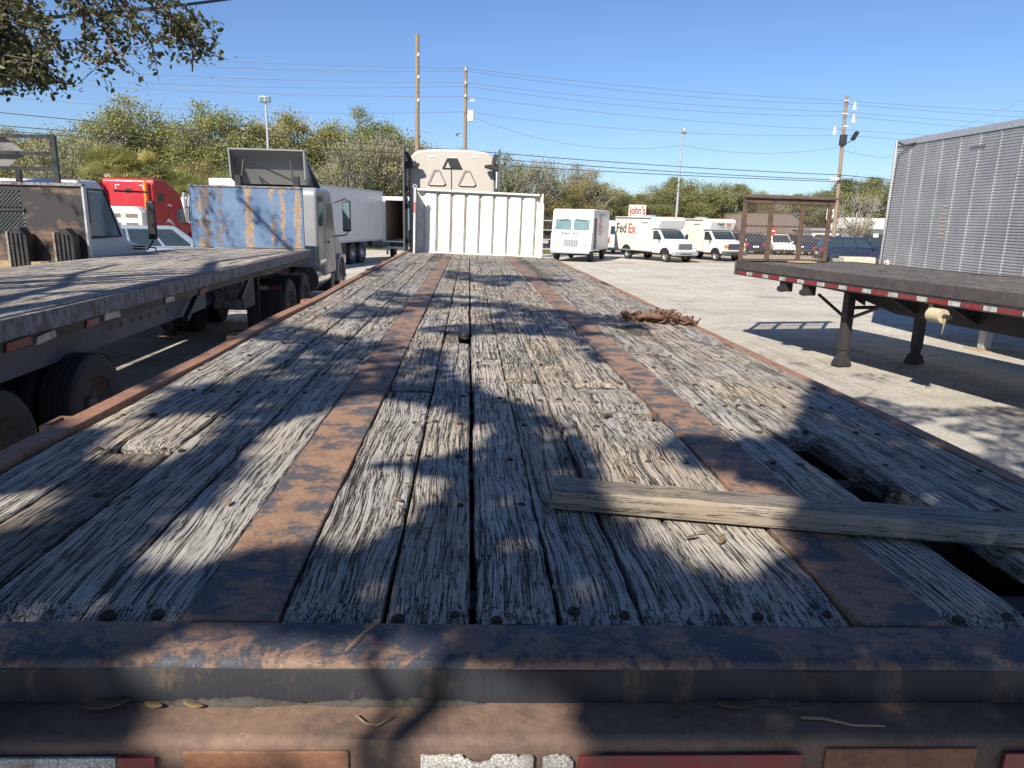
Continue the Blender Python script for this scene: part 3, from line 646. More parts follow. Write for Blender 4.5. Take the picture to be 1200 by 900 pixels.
# blue headboard
hb = MB().box(-1.08, 1.06, LF-.04, LF-.01, LZ+.005, LZ+1.17).build('headboard', M['bluepanel'], lt, bevel=.006)
MB().box(-1.1, 1.08, LF-.055, LF+.04, LZ+1.172, LZ+1.20).build('top_rail', M['white_rail'], hb)
for x in (-1.1, 1.062): MB().box(x, x+.02, LF-.05, LF+.03, LZ, LZ+1.17).build('edge_post', M['bluepanel'], hb)
MB().box(.0, 1.0, LF-.06, LF-.042, LZ+.006, LZ+.02).build('rust_lip', M['rail'], hb)

# ------------------------------------------------------------------ flatbed trailer on the right
M['darkrail'] = paint('dark_stained_rail', (.045,.042,.043), .7, dirt=.6, dcol=(.1,.075,.06), scale=6)
rtz = R(10.1)
rt_ = thing('flatbed_trailer', 'dark flatbed trailer with red and white striped side rail and rusty mesh rack', 'trailer', (6.15, 13.13, 0), rtz)
RZ = 1.44; RW = 1.27; RB = -11.5
n = 10; pwid = 2*(RW-.05)/n
for k in range(n):
    ys = [RB, random.uniform(-8, -6), random.uniform(-4, -2), -.02]
    for j in range(3): plank(-RW+.05+k*pwid+.004, -RW+.05+(k+1)*pwid-.004, ys[j]+.004, ys[j+1]-.004, M['deck3'], rt_, RZ, .045, .004, .5, sxf=ident)
for s in (-1, 1):
    x0, x1 = (-RW, -RW+.048) if s < 0 else (RW-.048, RW)
    MB().box(x0, x1, RB, 0, RZ-.14, RZ+.012).build('side_rail', M['darkrail'], rt_, bevel=.006)
    MB().box(x0-.01, x1, RB, -.02, RZ-.24, RZ-.145).build('rub_rail', M['under'], rt_, bevel=.006)
MB().box(-RW, RW, .002, .05, RZ-.24, RZ+.012).build('front_rail', M['deck3'], rt_, bevel=.006)
y = -.1; k = 0
while y > -7.5:
    L = .30 if k % 2 == 0 else .19
    MB().box(-RW-.014, -RW-.0115, y-L+.01, y-.006, RZ-.222, RZ-.165).build('reflective_tape', M['taper' if k % 2 == 0 else 'tapew'], rt_); y -= L; k += 1
MB().cyl((-RW-.0145, -5.95, RZ-.19), (-RW-.05, -5.95, RZ-.19), .045, n=12).build('marker_lamp', M['amber'], rt_)
for k in range(20): MB().box(-RW+.06, RW-.06, -.4-k*.56-.04, -.4-k*.56+.04, RZ-.15, RZ-.048).build('cross_member', M['under'], rt_)
for s in (-1, 1):
    MB().prism([(-.3, RZ-.151), (-.3, RZ-.30), (-2.2, RZ-.36), (-3.2, RZ-.55), (RB, RZ-.62), (RB, RZ-.151)], 'x', s*.5-.06, s*.5+.06).build('main_beam', M['under'], rt_, bevel=.006)
    for k in range(9):
        MB().prism([(-RW+.05, RZ-.17), (-.57, RZ-.17), (-.57, RZ-.5)] if s < 0 else [(RW-.05, RZ-.17), (.57, RZ-.17), (.57, RZ-.5)], 'y', -2.6-k*1.0, -2.57-k*1.0).build('gusset', M['under'], rt_)
for x in (-.80, .55):
    o = MB().box(x-.065, x+.065, -2.59, -2.46, .24, RZ-.25).box(x-.054, x+.054, -2.58, -2.47, .05, .238).build('landing_leg', M['under'], rt_, bevel=.01)
    MB().prism([(x-.12, 0), (x+.12, 0), (x+.12, .025), (x+.06, .15), (x-.06, .15), (x-.12, .025)], 'y', -2.61, -2.44).build('foot', M['under'], o)
    for s in (-1, 1): MB().cyl((x, -2.52, .72), (x+s*.02, -2.52+s*.75, RZ-.42), .025, n=6).build('brace', M['under'], o)
MB().cyl((-.8, -2.52, .9), (.55, -2.52, .9), .03, n=6).build('cross_brace', M['under'], rt_)
for y in (-1.45, -2.05): MB().box(-RW+.02, -RW+.16, y-.08, y+.08, RZ-.40, RZ-.245).cyl((-RW+.0, y-.05, RZ-.36), (-RW+.0, y+.05, RZ-.36), .05, n=10).build('strap_winch', M['under'], rt_)
def loc_of(root, p): return Matrix.Rotation(-root.rotation_euler.z, 4, 'Z') @ (Vector(p)-Vector(root.location))
g = loc_of(rt_, G(1112, 335, RZ)); y = g.y
wn_ = MB().cyl((-RW-.02, y-.07, RZ-.36), (-RW-.02, y+.13, RZ-.36), .085, n=18).build('strap_roll', M['strap'], rt_, smooth=40)
MB().cyl((-RW-.02, y-.17, RZ-.36), (-RW-.02, y+.16, RZ-.36), .028, n=8).box(-RW-.05, -RW+.05, y+.135, y+.15, RZ-.44, RZ-.24).build('winch_axle', M['under'], wn_)
MB().quad((-RW-.06, y-.15, RZ-.38), (-RW-.03, y-.08, RZ-.37), (-RW-.02, y-.07, RZ-.53), (-RW-.05, y-.1, RZ-.58), (-RW-.09, y-.16, RZ-.55)).quad((-RW-.04, y-.12, RZ-.37), (-RW+.0, y-.08, RZ-.36), (-RW-.0, y-.13, RZ-.56), (-RW-.06, y-.18, RZ-.52)).build('strap_tail', M['strap'], wn_)
for y in (-9.2, -10.5):
    MB().cyl((-1.1, y, .5), (1.1, y, .5), .06).build('axle', M['under'], rt_)
    for x, s in ((1.08, 1), (.76, 1), (-1.08, -1), (-.76, -1)): wheel(rt_, x, y, .5, s, dark=True)
MB().box(-.55, .55, -11.0, -8.6, .62, RZ-.621).build('suspension_bogie', M['under'], rt_)
# mesh rack
RH = 1.13
rk = MB().box(-RW+.01, .60, -.10, -.03, RZ+RH-.09, RZ+RH).prism([(-.14, RZ+RH+.001), (.05, RZ+RH+.05), (.05, RZ+RH+.065), (-.14, RZ+RH+.016)], 'x', -RW-.01, .68).build('rack', M['mesh'], rt_)
for x in (-1.235, -.70, -.05, .52): MB().box(x-.036, x+.036, -.095, -.045, RZ+.014, RZ+RH-.092).build('rack_post', M['mesh'], rk, bevel=.004)
for z in (RZ+.02, RZ+.62): MB().box(-1.2, .5, -.044, -.02, z, z+.03).build('rack_bar', M['mesh'], rk)
mm = MB(); cx, cz = .075, .034
for i in range(int(1.72/cx)):
    for j in range(int(1.02/cz)):
        x = -1.2+i*cx+(cx/2 if j % 2 else 0); z = RZ+.03+j*cz
        for dx in (-1, 1):
            p0, p1 = Vector((x, -.07, z)), Vector((x+dx*cx/2, -.066, z+cz)); d = .0038
            mm.add([p0+Vector((0,0,-d)), p0+Vector((0,0,d)), p1+Vector((0,0,d)), p1+Vector((0,0,-d))], [(0,1,2,3)])
M['meshsunlit'] = rusty('sunlit_expanded_metal', (.16,.13,.11), (.17,.11,.08), (.26,.19,.14), lo=.4, hi=.6, scale=9)  # rack mesh in a lighter colour, sunlight painted into the metal
m_ = mm.build('expanded_metal', M['meshsunlit'], rk, kind='stuff', fix=False); sd = m_.modifiers.new('thick', 'SOLIDIFY'); sd.thickness = .002
MB().box(-.35, .05, -.5, -.2, RZ+.012, RZ+.03).build('dirt_patch', M['dirt'], rt_)

# ------------------------------------------------------------------ corrugated box trailer on the right
bx = thing('box_trailer', 'tall silver box trailer with ribbed aluminium side behind the dark flatbed', 'trailer', (8.8, 14.9, -.05), 0)
m, nt, b = newmat('dull_aluminium'); v = coords(nt, False)
a_ = noi(nt, v, 1.3, 5); st_ = noi(nt, coords(nt, False, (1, 6, .4)), 3, 5)
c_ = mix(nt, ramp(nt, a_, [(.35, 0), (.7, 1)]), (.36,.37,.38), (.47,.475,.475)); c_ = mix(nt, ramp(nt, st_, [(.5, 0), (.75, .5)]), c_, (.22,.22,.22))
setb(nt, b, c_, .45, .55); M['alu'] = m
zf, zt = 1.02, 3.90; npan = 30; pl = .5
MB().box(.02, 2.5, -npan*pl, -.02, zf+.06, zt-.05).build('box_body', M['alu'], bx)
for k in range(npan):
    y1, y0 = -k*pl-.012, -(k+1)*pl+.012; nr = 54 if k < 12 else 20; vs = []; zs = []
    for i in range(nr):
        z = zf+.13+(zt-zf-.26)*i/nr; h = (zt-zf-.26)/nr
        zs += [(.012, z), (.004, z+h*.25), (.004, z+h*.62), (.012, z+h*.87)]
    zs.append((.012, zt-.13)); mb = MB()
    for i in range(len(zs)-1): mb.quad((zs[i][0], y0, zs[i][1]), (zs[i][0], y1, zs[i][1]), (zs[i+1][0], y1, zs[i+1][1]), (zs[i+1][0], y0, zs[i+1][1]))
    mb.build('ribbed_panel', M['alu'], bx, fix=False)
    MB().box(-.003, .028, -(k+1)*pl-.011, -(k+1)*pl+.011, zf+.12, zt-.12).build('panel_seam', M['alu'], bx)
MB().box(-.012, .03, -npan*pl, -.0, zt-.12, zt).build('top_rail', M['galv'], bx, bevel=.006)
MB().box(-.012, .03, -npan*pl, -.0, zf, zf+.12).build('bottom_rail', M['galv'], bx, bevel=.006)
MB().box(-.02, .05, -.03, .015, zf-.02, zt+.01).build('corner_post', M['galv'], bx, bevel=.008)
MB().tube([(-.018, -.06, zt-.02), (-.03, -.35, zt-.12), (-.024, -.7, zt-.10), (-.02, -.15, zt-.3), (-.022, -.08, zf+.3)], .009).build('loose_cable', M['wire'], bx)
dk = MB().cyl((-.016, -.25, 1.42), (.002, -.25, 1.42), .075, n=20).build('round_placard', M['insul'], bx)
MB().cyl((-.020, -.25, 1.41), (-.0165, -.25, 1.41), .036, n=14).build('placard_print', M['letterfade'], dk)
M['fadedmark'] = plain('faded_red_print', (.4,.32,.31), .6)
for k in range(9): MB().box(.0005, .0032, -1.95-.02*math.sin(k*.5)+random.uniform(0,.04), -1.74+random.uniform(-.05,.02)-.004*abs(k-4), 1.98+k*.0713, 2.012+k*.0713).build('faded_emblem', M['fadedmark'], bx)
for k in range(7): MB().box(-.0145, -.0125, -2.3-.055*k-.035, -2.3-.055*k, zt-.36, zt-.335).build('stencil_mark', M['black'], bx)
for y in (-2.65,):
    for x in (.62, 1.9):
        o = MB().box(x-.08, x+.08, y-.08, y+.08, .03, zf+.0).build('landing_leg', M['galv'], bx, bevel=.01)
        MB().box(x-.24, x+.24, y-.24, y+.24, 0, .028).build('foot_pad', M['pallet'], o)
for y in (-11.6, -12.8):
    for x, s in ((.2, -1), (.5, -1), (2.3, 1), (2.0, 1)): wheel(bx, x, y, .5, s, dark=True)
    MB().cyl((.2, y, .5), (2.3, y, .5), .06).build('axle', M['under'], bx)
MB().box(.6, 1.9, -13.6, -10.8, .62, zf+.059).build('suspension_bogie', M['under'], bx)

# ------------------------------------------------------------------ tractors
def mirror_set(t, x, y, z, s, mat='black', h=.75):
    o = MB().box(min(x+s*.22, x+s*.42), max(x+s*.22, x+s*.42), y-.05, y+.06, z, z+h).build('mirror', M[mat], t, bevel=.03)
    MB().tube([(x, y, z+h*.9), (x+s*.3, y+.02, z+h+.05), (x+s*.34, y, z+h)], .016).build('mirror_arm', M['black'], o)
    MB().tube([(x, y, z-.12), (x+s*.3, y+.02, z-.08), (x+s*.34, y, z)], .016).build('mirror_arm', M['black'], o)
    MB().box(min(x+s*.24, x+s*.40), max(x+s*.24, x+s*.40), y-.056, y-.0515, z+.05, z+h-.05).build('mirror_glass', M['paleglass'], o)
def tractor(label, body, H, loc, rz, sleeper=1.5, roof='high', W=2.3, group=None, bev=.07, rear_axles=True, dark_wheels=False):
    t = thing('semi_tractor', label, 'truck', loc, rz, group); hw = W/2; s = sleeper
    prof = [(0, 1.0), (0, H-.12), (.1, H)] + ([(s*.55, H), (s+.9, H-.62), (s+1.15, 2.55)] if roof == 'high' else [(s+.75, H), (s+.95, H-.05)])
    prof += [(s+1.45, 1.75), (s+1.45, .75), (s, .75), (s-.02, 1.0)]
    c = MB().prism(prof, 'x', -hw, hw).build('cab', M[body], t, bevel=bev, seg=4)
    hood = MB().prism([(s+1.46, .8), (s+1.46, 1.78), (s+2.5, 1.62), (s+3.15, 1.42), (s+3.3, 1.2), (s+3.3, .55), (s+2.9, .55)], 'x', -hw+.12, hw-.12).build('hood', M[body], t, bevel=.08, seg=3)
    MB().box(-hw+.35, hw-.35, s+3.302, s+3.32, .75, 1.3).build('grille', M['chrome'], hood)
    MB().box(-hw+.02, hw-.02, s+3.0, s+3.42, .3, .545).build('bumper', M['chrome'], t, bevel=.05)
    for x in (-hw+.02, hw-.02): MB().box(min(x, x*.8), max(x, x*.8), s+2.98, s+3.24, .85, 1.1).build('headlight', M['lens'], hood, bevel=.04)
    wz = 2.45
    ws = MB(); y0, y1 = s+1.475, s+1.18
    ws.quad((-hw+.1, y0-.03, 1.82), (hw-.1, y0-.03, 1.82), (hw-.14, y1+.05, wz), (-hw+.14, y1+.05, wz)); ws.build('windscreen', M['glass'], c)
    for x in (-1, 1):
        xx = x*(hw+.003)
        MB().quad((xx, s+.25, 1.72), (xx, s+1.3, 1.72), (xx, s+1.08, 2.4), (xx, s+.25, 2.4)).build('side_window', M['paleglass'], c)
        d = MB().quad((xx*1.0005, s+.22, .9), (xx*1.0005, s+1.36, .9), (xx*1.0005, s+1.36, 1.68), (xx*1.0005, s+.22, 1.68)).build('door', M[body], c)
        MB().box(min(xx, xx+x*.03), max(xx, xx+x*.03), s+.3, s+.45, 1.5, 1.54).build('door_handle', M['black'], d)
        MB().cyl((x*(hw-.35), .2, .72), (x*(hw-.35), s+.9, .72), .3, n=20).build('fuel_tank', M['chrome'], t, smooth=40)
        MB().box(min(x*(hw-.55), x*(hw-.05)), max(x*(hw-.55), x*(hw-.05)), s+.92, s+1.44, .3, .74).build('step_box', M['black'], t, bevel=.03)
        fd = MB(); arc = [(s+2.35+.68*math.cos(a_*math.pi/8), .5+.66*math.sin(a_*math.pi/8)) for a_ in range(9)]; arc2 = [(s+2.35+.60*math.cos(a_*math.pi/8), .5+.58*math.sin(a_*math.pi/8)) for a_ in range(8, -1, -1)]
        fd.prism(arc+arc2, 'x', min(x*(hw-.4), x*hw), max(x*(hw-.4), x*hw)).build('fender', M[body], t, smooth=40)
        wheel(t, x*(hw-.16), s+2.35, .5, x)
        mirror_set(t, x*hw, s+1.25, 1.75, x)
        for y in ((-1.5, -2.8) if rear_axles else ()):
            wheel(t, x*(hw-.15), y, .5, x, dark=dark_wheels); wheel(t, x*(hw-.46), y, .5, x, dark=dark_wheels)
    if rear_axles:
        for y in (-1.5, -2.8): MB().cyl((-hw+.2, y, .5), (hw-.2, y, .5), .09).build('axle', M['under'], t)
        MB().lathe([(0, .06), (.45, .06), (.5, 0), (.45, -.05), (0, -.05)], (0, -2.1, 1.1), (0,0,1), 20).build('fifth_wheel', M['under'], t)
        for x in (-1, 1):
            mf = MB().box(min(x*(hw-.62), x*(hw-.02)), max(x*(hw-.62), x*(hw-.02)), -3.5, -3.48, .2, .95).build('mud_flap', M['black'], t)
            for k in range(3): MB().box(min(x*(hw-.6+k*.19), x*(hw-.43+k*.19)), max(x*(hw-.6+k*.19), x*(hw-.43+k*.19)), -3.506, -3.5015, .86, .93).build('reflective_tape', M['tapew' if k == 1 else 'taper'], mf)
    for x in (-.42, .42): MB().box(x-.05, x+.05, -3.4 if rear_axles else -.3, s+3.0, .72, .99).build('frame_rail', M['under'], t)
    MB().cyl((0, s+2.35, .5), (hw-.2, s+2.35, .5), .07).cyl((0, s+2.35, .5), (-hw+.2, s+2.35, .5), .07).build('front_axle', M['under'], t)
    return t, c
# grey one coupled to the left trailer
gt, gc = tractor('silver grey day tractor with tilted roof deflector coupled to the blue headboard trailer', 'silver', 2.72, (-4.42, 16.1, GZ(16.1)), R(1.1), sleeper=.9, roof='low', W=2.25, dark_wheels=True)
hw = 1.125
MB().prism([(.18, 1.9), (.62, 1.9), (.66, 1.96), (.66, 2.5), (.6, 2.56), (.18, 2.56), (.12, 2.5), (.12, 1.96)], 'x', hw+.002, hw+.008).build('sleeper_window', M['glass'], gc)
dfl = MB()
prof = [(-.78, 3.52), (.92, 3.52), (1.06, 2.83), (-.9, 2.83)]
dfl.quad((-.78, .42, 3.52), (.78, .42, 3.52), (.95, 1.5, 2.78), (-.95, 1.5, 2.78))
o = dfl.build('roof_deflector', M['deflector'], gt, fix=False); sd = o.modifiers.new('thick', 'SOLIDIFY'); sd.thickness = .04
dfp = MB().quad((-.72, .62, 3.49), (.72, .62, 3.49), (.85, .95, 2.80), (-.85, .95, 2.80)); o2 = dfp.build('inner_panel', M['deflector'], o, fix=False); sd = o2.modifiers.new('thick', 'SOLIDIFY'); sd.thickness = .02
for s in (-1, 1):
    MB().prism([(.42, 3.52), (1.5, 2.78), (.9, 2.78), (.5, 2.9)], 'x', s*.80-.015, s*.80+.015).build('side_flange', M['silver'], o)
    MB().box(s*.62-.06, s*.62+.06, .35, .55, 2.72, 2.95).build('bracket', M['black'], o)
    MB().cyl((s*.55, .42, 2.9), (s*.5, .5, 3.3), .02, n=6).build('strut', M['black'], o)
MB().cyl((-.5, .47, 3.3), (.55, .40, 2.86), .018, n=6).build('diagonal_strut', M['black'], o)
for y in (.02, .86, 2.2): MB().box(hw+.0005, hw+.006, y-.012, y+.012, 1.05, 2.6 if y < 2 else 1.7).build('panel_seam', M['darkgrey'], gc)
MB().box(hw+.0005, hw+.02, .1, .78, 1.1, 1.16).build('grab_rail', M['chrome'], gc)
# beige one behind the bulkhead of the long trailer
bt, bc = tractor('beige high-roof sleeper tractor with dark side extenders behind the white bulkhead', 'beige', 3.3, (-.40, 17.6, GZ(17.6)), R(0), sleeper=1.9, roof='high', W=2.05, dark_wheels=True, bev=.1)
for s in (-1, 1):
    x = s*1.10
    e = MB().prism([(-.55, 1.0), (.12, 1.0), (.12, 3.42), (-.05, 3.72), (-.55, 3.72)], 'x', x-.02, x+.02).build('side_extender', M['darkgrey'], bt, bevel=.01)
    for z in (1.55, 2.35, 2.75): MB().box(min(x-s*.10, x-s*.022), max(x-s*.10, x-s*.022), -.42, -.10, z, z+.10).build('hinge', M['under'], e)
    MB().cyl((x-s*.06, -.3, 2.7), (x-s*.04, -.2, 3.4), .018, n=6).cyl((x-s*.06, -.3, 1.3), (x-s*.06, -.3, 2.6), .022, n=6).build('stay_rod', M['galv'], e)
    MB().prism([(x-s*.03, 3.42), (x-s*.34, 3.38), (x-s*.34, 3.32), (x-s*.03, 3.24)], 'y', -.26, -.12).build('bracket_arm', M['under'], e, bevel=.01)
    MB().obox((x-s*.10, -.24, 3.52), (.09, .1, .22), Vector((s*.3, 0, 1)).to_track_quat('Z', 'Y').to_euler()).build('bracket_lug', M['under'], e)
rp = []
for k in range(9):
    a_ = math.pi/2*k/8; rp.append((.72+.30*math.cos(a_), 3.36+.34*math.sin(a_)))
rp = [(1.02, 2.4)]+rp+[(.36, 3.735), (-.36, 3.735)]+[(-x, z) for x, z in reversed(rp)]+[(-1.02, 2.4)]
MB().prism(rp, 'y', -.002, 1.6).build('roof_cap', M['beige'], bc, bevel=.05, seg=3)
def tri(cx, cz, w_, h_, t=.014):
    P = [(cx-w_*.62, cz), (cx-w_*.5, cz-.03), (cx+w_*.5, cz-.03), (cx+w_*.62, cz), (cx+w_*.17, cz+h_), (cx-w_*.17, cz+h_)]
    return [(p[0], -.014, p[1]) for p in P]
for cx in (-.36, .36):
    pts = tri(cx, 2.93, .34, .32); MB().tube(pts+[pts[0], pts[1]], .011, 6).build('moulded_triangle', M['black'], bc)
    pts2 = tri(cx, 2.942, .31, .295); pts2 = [(p[0], -.008, p[2]) for p in pts2]; MB().tube(pts2+[pts2[0], pts2[1]], .018, 6).build('moulded_rim', M['beige'], bc)
MB().prism([(-.24, 3.29), (.24, 3.29), (.12, 3.53), (-.12, 3.53)], 'y', -.03, -.004).build('rear_grab_plate', M['black'], bc, bevel=.008)
MB().prism([(-.16, 3.31), (-.04, 3.31), (-.1, 3.44)], 'y', -.036, -.0305).build('plate_triangle', M['beige'], bc)
MB().box(-.09, .09, -.05, -.031, 3.535, 3.552).build('work_lamp_bar', M['insul'], bc)
for x in (-.55, .45): MB().box(x, x+.16, -.012, -.003, 3.55, 3.575).build('clearance_plate', M['insul'], bc)
MB().cyl((-.02, -.014, 2.8), (-.02, -.014, 3.28), .009, n=6).build('rear_cable', M['black'], bc)
# white one parked just beyond it, only its box edge shows
wt = thing('box_truck', 'white box truck parked beyond the beige tractor, edge seen past the white bulkhead', 'truck', (1.15, 23.2, GZ(24)), R(0))
wb = MB().box(-1.1, 1.25, 0, 6.2, .95, 2.72).build('box_body', M['white'], wt, bevel=.03)
MB().box(-.3, .95, .3, 1.6, 2.725, 2.93).build('roof_unit', M['cream'], wb, bevel=.02)
for k in range(3): MB().box(-.2+.38*k, .05+.38*k, .288, .299, 2.78, 2.86).build('roof_unit_vent', M['black'], wb)
MB().box(-1.06, 1.2, -.012, -.002, 1.0, 2.66).build('rear_door', M['white'], wb)
cb = MB().prism([(6.3, .6), (6.3, 2.4), (7.3, 2.4), (7.9, 1.6), (8.3, 1.5), (8.3, .5)], 'x', -1.0, 1.1).build('cab', M['white'], wt, bevel=.06)
MB().quad((-.9, 7.35, 2.37), (1.0, 7.35, 2.37), (1.0, 7.92, 1.62), (-.9, 7.92, 1.62)).build('windscreen', M['glass'], cb)
for y in (1.5, 7.3):
    for x, s in ((-.9, -1), (1.05, 1)): wheel(wt, x, y, .45, s, dark=True)
MB().box(-.5, .6, .1, 8.0, .6, .945).build('chassis', M['under'], wt)
MB().box(-1.0, 1.2, -.2, -.05, .45, .65).build('rear_bumper', M['under'], wt)

# red sleeper tractor, with a white crated load behind its cab
p = D(122, 240, 36); rd, rc_ = tractor('red high-roof sleeper tractor with pale crates stacked behind its cab', 'red', 3.75, (p.x+1.2, 36, GZ(36)), R(0), sleeper=2.2, roof='high', W=2.4)
MB().prism([(-.5, 1.2), (-.03, 1.2), (-.03, 3.5), (-.4, 3.5)], 'x', -1.19, -1.15).build('side_extender', M['maroon'], rd, bevel=.01)
MB().prism([(-.25, 1.2), (-.03, 1.2), (-.03, 3.5), (-.2, 3.5)], 'x', 1.15, 1.19).build('side_extender', M['red'], rd, bevel=.01)
MB().cyl((.85, -.2, 1.0), (.85, -.2, 3.65), .075, n=12).build('exhaust_stack', M['amber'], rd, smooth=40)
MB().quad((1.203, .3, 2.72), (1.203, 1.0, 2.72), (1.203, 1.0, 3.08), (1.203, .3, 3.08)).build('sleeper_window', M['glass'], rc_)
MB().box(-.15, .12, -.03, -.005, 3.1, 3.28).build('rear_vent', M['black'], rc_)
for x, s in ((-.6, 1), (.5, -1)):
    MB().box(x, x+.2, -.012, -.003, 3.42, 3.455).box(x if s > 0 else x+.165, x+.035 if s > 0 else x+.2, -.012, -.003, 3.25, 3.422).build('white_corner_stripe', M['insul'], rc_)
MB().prism([(1.0, 1.72), (1.35, 1.92), (1.75, 1.78), (2.1, 1.5), (1.7, 1.66), (1.45, 1.74)], 'x', 1.2, 1.206).build('white_swoosh', M['insul'], rc_)
MB().prism([(1.3, 2.55), (1.6, 2.62), (2.0, 2.5), (1.6, 2.53)], 'x', 1.2, 1.206).build('white_swoosh', M['insul'], rc_)
cr = thing('crate_stack', 'pale slatted crate stack standing behind the red tractor', 'crate', (D(146, 250, 33.8).x, 33.8, GZ(33.8)), R(-8))
MB().prism([(-.9, 0), (.8, 0), (.8, 2.15), (.55, 2.42), (-.65, 2.42), (-.9, 2.15)], 'y', 0, .6).build('crate_body', M['cream'], cr, bevel=.03)
for z in (1.15, 1.55, 1.95):
    for x in (-.75, .05): MB().box(x, x+.55, -.03, -.004, z, z+.16).build('slat_opening', M['roofbrown'], cr)
# white tractor beyond the red one
p = D(200, 240, 44); w2, w2c = tractor('white tractor with grey stack parked beyond the red tractor', 'white', 3.15, (p.x+.2, 44, GZ(44)), R(-30), sleeper=1.2, roof='high', W=2.3, rear_axles=True)
MB().cyl((1.05, -.15, 1.0), (1.05, -.15, 3.4), .07, n=12).build('exhaust_stack', M['galv'], w2, smooth=40)

# ------------------------------------------------------------------ white cab truck with charred headboard and black rack
ht = thing('flatbed_truck', 'white cab flatbed truck with charred rusty headboard and black pipe rack', 'truck', (-7.0, 11.0, GZ(11)), 0)
X0, X1 = -1.2, 1.42
hb2 = MB().box(X0, X1, -.03, .0, 1.32, 2.43).build('headboard', M['charred'], ht, bevel=.006)
MB().box(X0, X1+.02, -.06, .03, 2.432, 2.47).build('top_rail', M['white_rail'], hb2)
MB().box(X1+.002, X1+.03, -.05, .03, 1.32, 2.43).build('edge_post', M['galv'], hb2)
MB().box(X0, .60, -.055, -.032, 2.062, 2.10).build('mesh_bar', M['black'], hb2)
for (xa, xb, za, zb) in ((-1.1, .55, 2.12, 2.36), (-1.1, .58, 1.76, 2.05)):
    lt_ = MB().box(xa, xb, -.0355, -.0325, za, zb).build('mesh_backing', M['paleglass'], hb2); q = MB()
    k = xa-(zb-za)
    while k < xb+(zb-za):
        for sg in (-1, 1):
            pp = [(k+sg*t_, za+t_) for t_ in [(zb-za)*i_/16 for i_ in range(17)]]; pp = [p_ for p_ in pp if xa <= p_[0] <= xb]
            if len(pp) > 1: q.cyl((pp[0][0], -.042, pp[0][1]), (pp[-1][0], -.042, pp[-1][1]), .009, n=4)
        k += .055
    q.build('mesh_wires', M['black'], hb2, kind='stuff')
for (xc) in (D(24, 285, 10.8).x+7.0, D(78, 285, 10.8).x+7.0):
    st = MB().prism([(xc-.09, 1.25), (xc+.15, 1.25), (xc+.15, 1.72), (xc+.06, 1.84), (xc-.02, 1.84), (xc-.09, 1.74)], 'y', -.30, -.12).build('stake_bracket', M['black'], ht, bevel=.008)
    MB().box(xc-.12, xc-.092, -.32, -.1, 1.25, 1.78).build('stake_side', M['deck2'], st)
    for k in range(3): MB().box(xc-.05+.06*k, xc-.03+.06*k, -.32, -.302, 1.27, 1.76).build('stake_rib', M['deck2' if k == 3 else 'under'], st)
MB().box(X0, X1, -8.0, -.065, 1.15, 1.28).build('flatbed', M['pallet'], ht)
MB().box(X0, X1-.45, -.28, -.07, 1.282, 1.36).build('loose_plank', M['pallet'], ht)
for z in (3.10, 2.87, 2.66): MB().box(X0, 1.10, -.02, .03, z-.025, z+.025).build('rack_bar', M['black'], hb2)
for x in (1.08, .55): MB().box(x-.035, x+.035, -.022, .032, 2.471, 3.12 if x > 1 else 2.634).build('rack_post', M['black'], hb2)
for xc in (.35, -.55):
    o = MB().prism([(xc, 3.12), (xc+.32, 2.88), (xc, 2.64), (xc-.32, 2.88)], 'y', .045, .05).build('diamond_panel', M['deflector'], hb2)
CX = 1.06                                                       # cab ahead of the headboard
cab = MB().prism([(.35, .9), (.35, 2.45), (.55, 2.55), (1.1, 2.55), (1.25, 2.47), (1.95, 1.62), (2.6, 1.46), (2.95, 1.15), (2.95, .55), (.35, .55)], 'x', -CX+.05, CX+.05).build('cab', M['white'], ht, bevel=.06, seg=3)
sw = MB().quad((CX+.054, .62, 1.70), (CX+.054, 1.62, 1.70), (CX+.054, 1.2, 2.38), (CX+.054, .62, 2.38)).build('side_window', M['paleglass'], cab)
MB().tube([(CX+.06, .60, 1.68), (CX+.06, 1.66, 1.68), (CX+.06, 1.22, 2.41), (CX+.06, .60, 2.41), (CX+.06, .60, 1.68), (CX+.06, .8, 1.685)], .022, 6).build('window_seal', M['black'], sw)
MB().quad((-CX+.15, 1.34, 2.41), (CX-.05, 1.34, 2.41), (CX-.05, 1.93, 1.70), (-CX+.15, 1.93, 1.70)).build('windscreen', M['glass'], cab)
dr = MB().quad((CX+.0535, .58, .8), (CX+.0535, 1.7, .8), (CX+.0535, 1.7, 1.62), (CX+.0535, .58, 1.62)).build('door', M['white'], cab)
MB().box(CX+.0545, CX+.0585, .75, 1.25, 1.26, 1.3).box(CX+.0545, CX+.0585, .75, 1.1, 1.16, 1.2).build('faded_door_print', M['galv'], dr)
mr = MB().box(CX+.35, CX+.50, 2.02, 2.1, 1.62, 2.28).build('mirror', M['black'], ht, bevel=.03)
MB().tube([(CX+.05, 1.6, 2.42), (CX+.38, 2.06, 2.42), (CX+.44, 2.06, 2.3)], .016).build('mirror_arm', M['black'], mr)
MB().tube([(CX+.05, 2.1, 1.45), (CX+.3, 2.1, 1.45), (CX+.42, 2.06, 1.6)], .016).build('mirror_arm', M['black'], mr)
MB().tube([(CX+.05, 2.1, 1.5), (CX+.3, 2.4, 1.46), (CX+.32, 2.5, 1.2), (CX+.4, 2.75, 1.05), (CX+.65, 2.85, 1.0)], .014).build('mirror_tail', M['black'], mr)
for y in (2.45, -4.2):
    for x, s in ((-1.0, -1), (1.1, 1)): wheel(ht, x, y, .45, s, dark=True)
    MB().cyl((-1, y, .45), (1.1, y, .45), .06).build('axle', M['under'], ht)
for x in (-.4, .45): MB().box(x-.05, x+.05, -8, 3.0, .75, 1.05).build('frame_rail', M['under'], ht)
